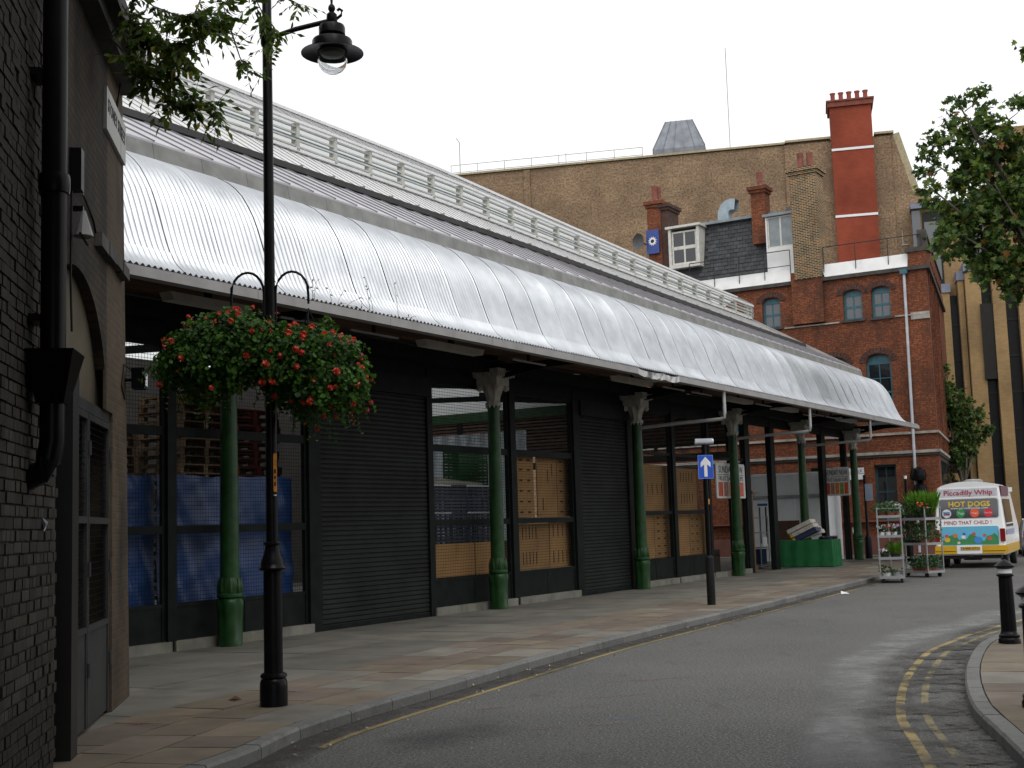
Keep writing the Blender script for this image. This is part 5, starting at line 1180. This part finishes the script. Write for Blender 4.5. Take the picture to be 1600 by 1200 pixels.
for i,(a,b,y,h) in enumerate(segs):
    MB().box(a,b,y,.395 if i else .39,0,h-.5).build('brick_pier', tan_brick, tb_); MB().box(a-.06,b+.06,y-.08,.393,h-.5,h).build('coping', cop, tb_)
    if i+1 < len(segs):
        n_ = segs[i+1][0]; q = MB().box(b,n_,y+.35,y+.42,.5,h-1.2).build('window_slot', slot_m, tb_)
        for z in [2.2+2.0*j for j in range(6)]: MB().box(b+.01,n_-.01,y+.3,y+.35,z,z+.12).build('slot_bar', bronze, q)
        if i == 3: MB().box(b-.1,n_+.05,y-.15,y+.3,9.0,13.2).build('bronze_oriel', bronze, tb_)
for i in range(6): a = .2+i*2.6; w = MB().box(a,a+1.0,.33,.41,14.2,19.0).build('upper_window', bronze, tb_); MB().box(a+.1,a+.9,.31,.33,15,16.6).box(a+.1,a+.9,.31,.33,17.0,18.4).build('pane', glassM('upper_pane',(.08,.09,.1)), w)
MB().box(-.4,16.1,.1,10,19.2,19.5).build('roof_coping', cop, tb_); MB().box(5.2,16,2,10,19.5,24).build('upper_block', tan_brick, tb_); MB().box(-.35,.1,.3,.45,14,19.1).build('grey_edge_glazing', pane_m, tb_)
# ------------------------------------------------------------------ trees
def maple(mb, p, d, n, L):
    d = d.normalized(); s_ = d.cross(n); s_ = s_.normalized() if s_.length > 1e-3 else Vector((1,0,0)); up = s_.cross(d)
    q = lambda a,b,c=0: p+d*L*a+s_*L*b+up*L*c
    mb.add([q(0,0),q(.15,.5,.06),q(.4,.25),q(.6,.45,.06),q(.65,.15),q(1,0,-.05),q(.65,-.15),q(.6,-.45,.06),q(.4,-.25),q(.15,-.5,.06)], [(0,1,2),(0,2,3,4),(0,4,5,6),(0,6,7,8),(0,8,9)])
def tree(name, label, base, trunk_h, r0, limbs, nleaf, leafL, mats, seed, spread=.6):
    random.seed(seed); t = thing(name, label, 'tree', base); wood = MB(); lf = [MB() for _ in mats]
    wood.tube([(0,0,-.05),(.08,.05,trunk_h*.5),(0,0,trunk_h)], r0, 10, r0*.6)
    tips = []
    for e in limbs:
        e = Vector(e); a = Vector((0,0,trunk_h*random.uniform(.75,1))); mid = a.lerp(e,.5)+Vector((0,0,.25*(e-a).length*.4))+rvec()*.2
        path = [a.lerp(mid,.5)+rvec()*.1 if k == 1 else q for k,q in enumerate((a,a,mid,mid.lerp(e,.5)+rvec()*.15,e))]; wood.tube(path, r0*.4, 6, .015)
        for k in range(9):
            f = random.uniform(.3,1); p = mid.lerp(e,f) if f > .3 else mid; q = p+rvec()*random.uniform(.4,1.0)*spread*1.3; wood.tube([p,(p+q)/2+rvec()*.08,q], .02, 4, .005); tips.append(q)
            for j in range(2): q2 = q+rvec()*.5*spread; wood.tube([q,q2], .008, 3, .003); tips.append(q2)
    for k in range(nleaf):
        c = random.choice(tips); p = c+rvec()*abs(random.gauss(0,.34))*spread
        maple(random.choices(lf, [m_[1] for m_ in mats])[0], p, rvec()+Vector((0,0,-.5)), rvec()+Vector((0,0,1)), leafL*random.uniform(.6,1.15))
    wood.build('trunk', M('plane_bark',(.09,.08,.06),.9,0,.4,4,.3,20), t)
    for b_,m_ in zip(lf, mats): tag(b_.build('crown', m_[0], t), kind='stuff')
    return t
g1 = leafM('plane_leaf', (.055,.1,.022), .35); g2 = leafM('plane_leaf_light', (.12,.165,.04), .35); g3 = leafM('plane_leaf_brown', (.2,.09,.03), .35); g4 = leafM('plane_leaf_dark', (.022,.045,.013), .3)
B0 = Vector((17.0,38,.11))
lm_ = [(-3.2,0,13.8),(-3.9,.3,11.8),(-4.4,-.3,11.0),(-3.6,.4,10.2),(-3.9,-.5,9.6),(-3.1,0,9.0),(-2.6,.6,12.4),(-2.4,-.6,10.8),(-1.6,.2,13.2),(-1.3,.9,11.6),(-1.2,-.8,9.6),(-2.2,.2,8.6),(-.5,0,14.6),(-.2,.5,10.4),(.6,-.5,12.4),(1.6,.5,11.4),(2.4,-.3,12.6),(3,.3,10.5),(1.2,1.5,9.4),(.3,-1.6,11),(-3.3,0,12.6),(-2.9,.1,13.1),(-1.8,.0,11.0),(-2.7,-.2,9.9),(-1.6,-.4,10.4)]
tree('plane_tree', 'plane tree crown with lobed leaves in front of the tan office building', B0, 7.5, .28, [(x,y,z+.6) for x,y,z in lm_], 12500, .23, [(g1,5),(g2,3),(g4,3),(g3,.35)], 5, .62)
tree('street_tree', 'small green tree squeezed between the red building and the tan offices', (21.3,61,0), 3.2, .14, [(-.6,0,8.6),(-.4,.2,7.6),(.4,0,6.6),(.5,.1,5.6),(-.5,.1,6.2),(-.3,0,5.0),(.9,0,6.0),(-.8,.2,8.0),(.0,.3,7.0),(-.6,0,4.4)], 3600, .22, [(g1,4),(g2,2),(g4,4)], 9, .6)
# ================================================================== VEHICLES
random.seed(33)
tyre_m = M('tyre_rubber', (.012,.012,.012), .8); rim_m = M('wheel_rim', (.3,.3,.31), .4, .5); van_w = M('van_white_paint', (.82,.83,.84), .25, 0, .04, 2); van_y = M('van_yellow_paint', (.62,.36,.015), .35, 0, .06, 3); lampred = M('tail_lamp_red', (.2,.008,.01), .2)
van = thing('ice_cream_van', 'white and yellow ice cream van seen from behind', 'van', (14.6,41.6,0), -R(26))
def loft(mb, secs):                                      # secs: list of (z, half_width, y_rear, y_front, corner)
    n = 8; vs = []
    for z,w,y0,y1,c in secs: vs += [(-w+c,y0,z),(w-c,y0,z),(w,y0+c,z),(w,y1-c,z),(w-c,y1,z),(-w+c,y1,z),(-w,y1-c,z),(-w,y0+c,z)]
    fs = [tuple(range(n-1,-1,-1)), tuple(range((len(secs)-1)*n, len(secs)*n))]
    for k in range(len(secs)-1): fs += [(k*n+i,k*n+(i+1)%n,(k+1)*n+(i+1)%n,(k+1)*n+i) for i in range(n)]
    return mb.add(vs, fs)
yr = lambda z: .02+.0*z if z < .75 else .02+(z-.75)*.11       # rear face leans forward
secs = [(.42,1.05,.06,4.7,.06),(.75,1.08,.02,4.95,.06),(1.25,1.08,yr(1.25),4.85,.05),(1.9,1.02,yr(1.9),4.3,.05),(2.5,.965,yr(2.5),3.8,.05),(2.62,.95,yr(2.62),3.7,.06)]
loft(MB(), secs).build('body', van_w, van)
rf = MB(); vs = []; fs = []; NX = 12
for j,y in enumerate((yr(2.62)+.0,yr(2.62)+.5,3.3,3.7)):
    for i in range(NX+1): x = -.95+1.9*i/NX; vs.append((x,y,2.6+.19*(1-(x/.95)**2)**.7*(1 if j < 3 else .4)))
for j in range(3): fs += [(j*(NX+1)+i,j*(NX+1)+i+1,(j+1)*(NX+1)+i+1,(j+1)*(NX+1)+i) for i in range(NX)]
fs.append(tuple(range(NX,-1,-1))); rf.add(vs, fs).build('roof', van_w, van)
MB().lathe([(.3,2.76),(.3,2.83),(.2,2.87),(.02,2.88)], (.12,.9,0), 16).build('roof_vent', M('vent_grey',(.3,.3,.29),.6), van)
def onrear(pts, z_off=.006, th=.012):                     # flat panel following the leaning rear
    v = []
    for x,z in pts: v.append((x, yr(z)-z_off-th, z))
    for x,z in pts: v.append((x, yr(z)-z_off+.004, z))
    n = len(pts); return MB().add(v, [tuple(range(n))]+[(i+n,(i+1)%n+n,(i+1)%n,i) for i in range(n)])
def rrect(x0,x1,z0,z1,r,n=5,ins=0):
    o = []
    for cx,cz,t0 in ((x1-r,z0+r,-PI/2),(x1-r,z1-r,0),(x0+r,z1-r,PI/2),(x0+r,z0+r,PI)):
        for k in range(n+1): t = t0+PI/2*k/n; o.append((cx+r*math.cos(t),cz+r*math.sin(t)))
    return o
lean = math.atan(.11)
TR = (PI/2-lean,0,0)
onrear(rrect(-.9,.9,2.3,2.56,.02), .0,.01).build('name_board', M('name_board_grey',(.5,.5,.54),.4), van)
text('lettering','Piccadilly Whip',.22,redtxt,van,(0,yr(2.42)-.016,2.42),TR,1.5,bold=.02)
gl = onrear(rrect(-.9,.9,1.62,2.22,.08), .012).build('rear_window', glassM('rear_window_glass',(.045,.05,.058),.06), van)
onrear(rrect(-.93,.93,1.59,2.25,.1), .0,.006).build('window_seal', M('pale_seal',(.5,.5,.5)), van)
yelt = M('gold_lettering',(.62,.42,.03),.5); whitet = whitepaint
text('lettering','HOT DOGS',.2,yelt,van,(.02,yr(2.05)-.03,2.05),TR,1.28,depth=.003,bold=.035).scale.y = 1.15; text('lettering','www.piccadillywhip.com',.1,whitet,van,(.02,yr(1.93)-.03,1.93),TR,1.15)
lg = [(-.68,(.6,.64,.7)),(-.25,lin(10,130,60)),(.18,lin(225,80,35)),(.6,lin(200,25,50))]
for k,(x,c) in enumerate(lg):
    z = 1.765; d = onrear([(x+.14*math.cos(2*PI*j/20),z+.14*math.sin(2*PI*j/20)) for j in range(20)], .026,.003).build('round_badge', M('badge_%d'%k,c,.5,0,.03), van)
    if k == 0: MB().box(x-.1,x+.1,yr(z)-.045,yr(z)-.042,z-.05,z-.01).build('badge_band', redtxt, d); MB().box(x-.1,x+.1,yr(z)-.045,yr(z)-.042,z+.01,z+.05).build('badge_band', M('badge_blue',(.02,.2,.45),.5), d)
    elif k == 1: text('badge_lettering','7up',.13,whitet,d,(x,yr(z)-.034,z),TR,.19)
    elif k == 2: text('badge_lettering','Tango',.08,whitet,d,(x,yr(z)-.034,z),TR,.18)
    else: text('badge_lettering','Coca-Cola',.08,whitet,d,(x,yr(z)-.034,z),TR,.22)
text('lettering','MIND THAT CHILD !',.17,redtxt,van,(-.05,yr(1.46)-.012,1.46),TR,1.45)
# plain picture panel: sky, hills and loose coloured shapes only
onrear(rrect(-.9,.88,.74,1.34,.06), .004).build('picture_panel', M('panel_sky',(.1,.4,.6),.4,0,.05), van)
hill = [(-.88,.76)]+[(.86,.76)]+[(.86-1.74*k/16,1.0+.1*math.sin(k*1.1)+.05*math.sin(k*2.7)) for k in range(17)]
onrear(hill, .018,.002).build('panel_hills', M('panel_green',(.03,.2,.06),.5,0,.1,6), van)
for (x,z,r,c) in ((-.7,.92,.09,(.6,.38,.03)),(-.72,1.05,.06,(.55,.06,.04)),(-.45,1.05,.08,(.5,.16,.03)),(-.2,1.0,.07,(.65,.67,.7)),(-.18,1.1,.05,(.03,.07,.35)),(.12,1.1,.06,(.5,.05,.04)),(.25,.9,.13,(.04,.2,.55)),(.6,.95,.07,(.5,.08,.05)),(.45,1.05,.06,(.4,.12,.05)),(-.35,.82,.05,(.6,.5,.4))):
    onrear([(x+r*math.cos(2*PI*j/12),z+r*.85*math.sin(2*PI*j/12)) for j in range(12)], .022,.002).build('panel_dot', M('panel_dot_%d'%int(x*100+z*1000),c,.5,0,.05), van)
[(MB().box(a,b,-.06,.05,.47,.72).build('bumper', van_y, van), MB().box(a+.02,b-.04,-.066,-.06,.54,.56).build('bumper_strip', blacktxt, van)) for a,b in ((-1.09,-.42),(.36,1.09))]; MB().box(-.415,.355,-.05,.05,.47,.74).build('bumper_centre', van_w, van)
np_ = MB().box(-.3,.3,-.066,-.05,.58,.69).build('number_plate', M('plate_yellow',(.55,.32,.02),.5), van); text('plate_lettering','R488 XTU',.1,blacktxt,np_,(.02,-.068,.635),(PI/2,0,0),.5); MB().box(-.3,-.27,-.068,-.066,.58,.69).build('blue_band', M('badge_blue',(.02,.2,.45)), np_)
for sx in (-1,1): MB().box(sx*1.0-.075,sx*1.0+.075,-.03,.1,.85,1.25).build('tail_light', lampred, van)
for sx in (-1,1):
    for y in (1.05,3.9):
        w = link('wheel', None, van, (sx*.93,y,.33)); t_ = MB().lathe([(.2,-.1),(.32,-.1),(.34,-.06),(.34,.06),(.32,.1),(.2,.1)], seg=24).build('tyre', tyre_m, w, True); t_.rotation_euler = (0,PI/2,0); r_ = MB().lathe([(.02,.09),(.2,.07),(.205,.105),(.205,-.105),(.2,-.07),(.02,-.09)], seg=20).build('rim', rim_m, w); r_.rotation_euler = (0,PI/2,0)
MB().box(-.9,.9,.2,4.5,.3,.45).build('chassis', blacktxt, van); MB().lathe([(.2,0),(.2,.9)], (0,0,0), 14).build('spare_wheel', tyre_m, van).matrix_local = Matrix.Translation((-.3,.7,.36))@Matrix.Rotation(PI/2,4,'Y')@Matrix.Scale(.6,4)
MB().box(-.05,.05,-.14,.1,.36,.42).build('tow_bar', black_iron, van)
sv = MB().add([(1.075,.5,1.3),(1.075,2.9,1.3),(1.0,2.9,2.2),(1.0,.5,2.2)], [(0,1,2,3)]); sv.v = [(x+.012,y,z) for x,y,z in sv.v]; sv.build('serving_window', glassM('side_glass',(.03,.035,.04),.05), van)
MB().add([(1.1,.3,1.05),(1.1,3,1.05),(1.098,3,1.22),(1.098,.3,1.22)],[(0,1,2,3)]).build('side_stripe', M('side_lilac',(.3,.3,.45),.4), van); MB().box(1.08,1.1,.1,4.6,.46,.74).build('side_skirt', van_y, van)
MB().box(.93,1.02,.3,2.6,2.3,2.62).build('side_sign', M('side_sign_maroon',(.12,.03,.06),.5), van); MB().box(.97,1.08,3.3,3.45,2.45,2.6).build('side_lamp', whitepaint, van)
# silver hatchback parked beyond, cut by the picture edge
car = thing('parked_car', 'silver hatchback with pale roof parked beyond the ice cream van', 'car', (20.3,49.5,0), -R(18))
silver = M('silver_car_paint',(.32,.33,.35),.28,.5,.05)
loft(MB(), [(.2,.8,.1,4.0,.12),(.45,.86,.0,4.1,.15),(.75,.87,.02,4.08,.18),(.92,.84,.1,3.95,.2)]).build('body', silver, car)
loft(MB(), [(.92,.8,.12,3.0,.12),(1.2,.74,.3,2.6,.12),(1.42,.66,.5,2.2,.14)]).build('cabin', pane_d, car); loft(MB(), [(1.42,.67,.48,2.22,.14),(1.47,.6,.6,2.1,.14)]).build('roof', M('pale_car_roof',(.6,.61,.62),.3), car)
for sx in (-1,1):
    [MB().bar(a,b,w).build('pillar', silver, car) for a,b,w in (((sx*.79,.3,.92),(sx*.68,.5,1.43),.08),((sx*.79,2.98,.92),(sx*.66,2.2,1.43),.06),((sx*.8,1.6,.92),(sx*.69,1.5,1.43),.07))]; MB().box(sx*.72-.1,sx*.72+.1,-.01,.1,.68,.9).build('tail_light', lampred, car)
    for y in (.75,3.3):
        w = link('wheel', None, car, (sx*.76,y,.3)); t_ = MB().lathe([(.18,-.09),(.29,-.09),(.3,-.05),(.3,.05),(.29,.09),(.18,.09)], seg=22).build('tyre', tyre_m, w, True); t_.rotation_euler = (0,PI/2,0); r_ = MB().lathe([(.02,.07),(.19,.095),(.19,-.095),(.02,-.07)], seg=16).build('rim', rim_m, w); r_.rotation_euler = (0,PI/2,0)
MB().box(-.75,.75,-.06,.05,.35,.5).build('bumper', M('car_bumper',(.06,.06,.065),.6), car); MB().box(-.26,.26,-.03,-.0,.6,.71).build('number_plate', M('plate_yellow',(.55,.32,.02)), car)
# ================================================================== FLOWER TROLLEYS
cage = M('bright_zinc_trolley', (.3,.31,.32), .4, .5, .1)
def trolley(x, y, rz, label, shelves, w=.6, l=1.3, h=2.0):
    t = thing('plant_trolley', label, 'trolley', (x,y,0), rz, 'plant trolleys in the road')
    for sx in (0,w):
        for sy in (0,l): MB().bar((sx,sy,.13),(sx,sy,h), .032).build('corner_post', cage, t)
    for z in shelves:
        s_ = MB().box(-.02,w+.02,-.02,l+.02,z-.03,z); s_.box(-.024,w+.024,-.024,-.018,z-.04,z+.03); s_.box(-.024,-.018,-.02,l+.02,z-.04,z+.03); s_.box(w+.018,w+.024,-.02,l+.02,z-.04,z+.03); s_.build('shelf', cage, t)
    MB().bar((0,0,h-.03),(w,0,h-.03),.025).bar((0,l,h-.03),(w,l,h-.03),.025).build('top_rail', cage, t)
    for sx in (.06,w-.06):
        for sy in (.1,l-.1): c = MB().lathe([(.065,-.018),(.065,.018)], seg=12).build('caster', tyre_m, t); c.location = (sx,sy,.066); c.rotation_euler = (0,PI/2,0); MB().box(-.03,.03,-.02,.02,-.05,.08).build('fork', black_iron, c).rotation_euler = (0,-PI/2,0)
    return t
grass_m = leafM('lush_blade', (.1,.22,.02), .35); dull = leafM('grey_green_leaf', (.06,.1,.045), .25); deep = leafM('deep_leaf', (.022,.06,.016), .25); potm = M('terracotta_tray',(.25,.07,.035),.8); potb = M('black_pot',(.015,.015,.015),.5); potw = M('white_pot',(.6,.6,.62),.5)
FLC = {'red':M('petal_red',(.5,.02,.03),.5),'white':M('petal_white',(.65,.65,.68),.5),'orange':M('petal_orange',(.65,.1,.02),.5),'mauve':M('petal_mauve',(.35,.05,.3),.5)}
def plant(T, lx, ly, z, kind, label, pot, r=.1, h=.3, fl=None, n=70):
    wp = Matrix.Translation(T.location)@Matrix.Rotation(T.rotation_euler.z,4,'Z')@Vector((lx,ly,z))
    p = thing('potted_plant', label, 'plant', wp, random.random()*6, 'plants on the trolleys')
    MB().lathe([(r*.7,0),(r*.95,.1),(r,.11)], seg=12).build('pot', pot, p)
    m_ = MB()
    for k in range(n):
        t = random.random()*2*PI; rr = random.random()**.5*r*.8; b0 = Vector((rr*math.cos(t),rr*math.sin(t),.1)); out = Vector((math.cos(t),math.sin(t),0))
        if kind == 'spiky': kite(m_, b0, out*random.uniform(.1,.6)+Vector((0,0,1)), rvec(), h*random.uniform(.6,1.1), .03)
        else: q = b0+out*random.uniform(0,r*1.2)+Vector((0,0,random.uniform(0,h))); roundleaf(m_, q, rvec(), rvec(), random.uniform(.03,.07))
    m_.build('leaves', grass_m if kind == 'spiky' else (dull if kind == 'dull' else deep), p)
    if fl:
        f_ = MB()
        for k in range(14):
            c = Vector((random.uniform(-1,1)*r*1.3,random.uniform(-1,1)*r*1.3,h*random.uniform(.6,1.05)+.1))
            for j in range(6): kite(f_, c, rvec(), rvec(), .05, .035)
        f_.build('blooms', FLC[fl], p)
T1 = trolley(9.62,34.35,-.28,'zinc plant trolley at the kerb end, shelves of bedding plants',(.16,.66,1.24,1.76))
T2 = trolley(11.6,36.6,.55,'taller loaded plant trolley beside the ice cream van',(.16,.95,1.66),.65,1.35,2.0)
def label_rows(T, rows):
    for (z,items) in rows:
        for k,(lx,ly,kind,lab,pot,r,h,fl,n) in enumerate(items): plant(T,lx,ly,z,kind,lab,pot,r,h,fl,n)
label_rows(T1, [(1.76,[(.12,.15,'dull','grey-green bedding plant on the top shelf of the kerb trolley',potm,.13,.26,None,170),(.34,.15,'dull','grey-green bedding plant on the top shelf of the kerb trolley',potm,.13,.28,None,170),(.5,.3,'dull','grey-green bedding plant on the top shelf of the kerb trolley',potm,.1,.22,'white',70),(.2,.6,'deep','leafy pot at the back of the kerb trolley top shelf',potb,.13,.25,None,90),(.45,.95,'deep','leafy pot at the back of the kerb trolley top shelf',potb,.13,.25,None,90)]),
 (1.24,[(.1,.13,'deep','white flowered pot on the third shelf of the kerb trolley',potw,.08,.18,'white',30),(.26,.13,'deep','crimson flowered pot on the third shelf of the kerb trolley',potw,.08,.18,'red',30),(.42,.13,'deep','white flowered pot on the third shelf of the kerb trolley',potw,.08,.2,'white',30),(.54,.3,'deep','mauve flowered pot on the third shelf of the kerb trolley',potb,.08,.2,'mauve',30),(.5,.8,'deep','red flowered pot at the back of the third shelf of the kerb trolley',potb,.1,.25,'red',60)]),
 (.66,[(.14,.2,'dull','low white bedding plant beside the bright grass',potb,.12,.12,'white',60),(.42,.2,'spiky','bright green spiky grass on the second shelf of the kerb trolley',potb,.14,.36,None,150),(.4,.85,'deep','dark pot at the back of the second shelf of the kerb trolley',potb,.14,.2,None,60)]),
 (.16,[(.15,.2,'deep','white pot with dark foliage on the bottom shelf of the kerb trolley',potw,.14,.2,None,80),(.42,.25,'dull','grey pot on the bottom shelf of the kerb trolley',M('grey_pot',(.3,.3,.31),.6),.15,.12,None,40)])])
label_rows(T2, [(1.66,[(.12,.15,'deep','red flowering plant on the top shelf of the van side trolley',potb,.13,.35,'orange',90),(.4,.2,'spiky','tall bright spiky plant on the top shelf of the van side trolley',potb,.18,.72,None,260),(.5,.6,'spiky','tall bright spiky plant on the top shelf of the van side trolley',potb,.18,.7,None,260),(.15,.6,'deep','dark leafy plant on the top shelf of the van side trolley',potb,.2,.42,None,240),(.5,1.05,'dull','pale leafy plant at the back of the van side trolley',potw,.15,.3,None,90),(.15,1.05,'deep','dark leafy plant at the back of the van side trolley',potb,.15,.3,None,90)]),
 (.95,[(.15,.18,'dull','lavender-like grey plant on the middle shelf of the van side trolley',potm,.16,.5,None,300),(.42,.18,'dull','lavender-like grey plant on the middle shelf of the van side trolley',potm,.16,.5,None,300),(.5,.65,'deep','bushy dark plant spilling from the middle shelf of the van side trolley',potb,.22,.5,None,320),(.5,1.1,'deep','bushy dark plant spilling from the middle shelf of the van side trolley',potb,.22,.5,None,320)]),
 (.16,[(.16,.2,'deep','mid green herb pot on the bottom shelf of the van side trolley',potm,.18,.34,None,240),(.46,.25,'deep','mid green herb pot on the bottom shelf of the van side trolley',potm,.18,.34,None,240),(.45,.75,'deep','mid green herb pot on the bottom shelf of the van side trolley',potm,.18,.32,None,240)])])
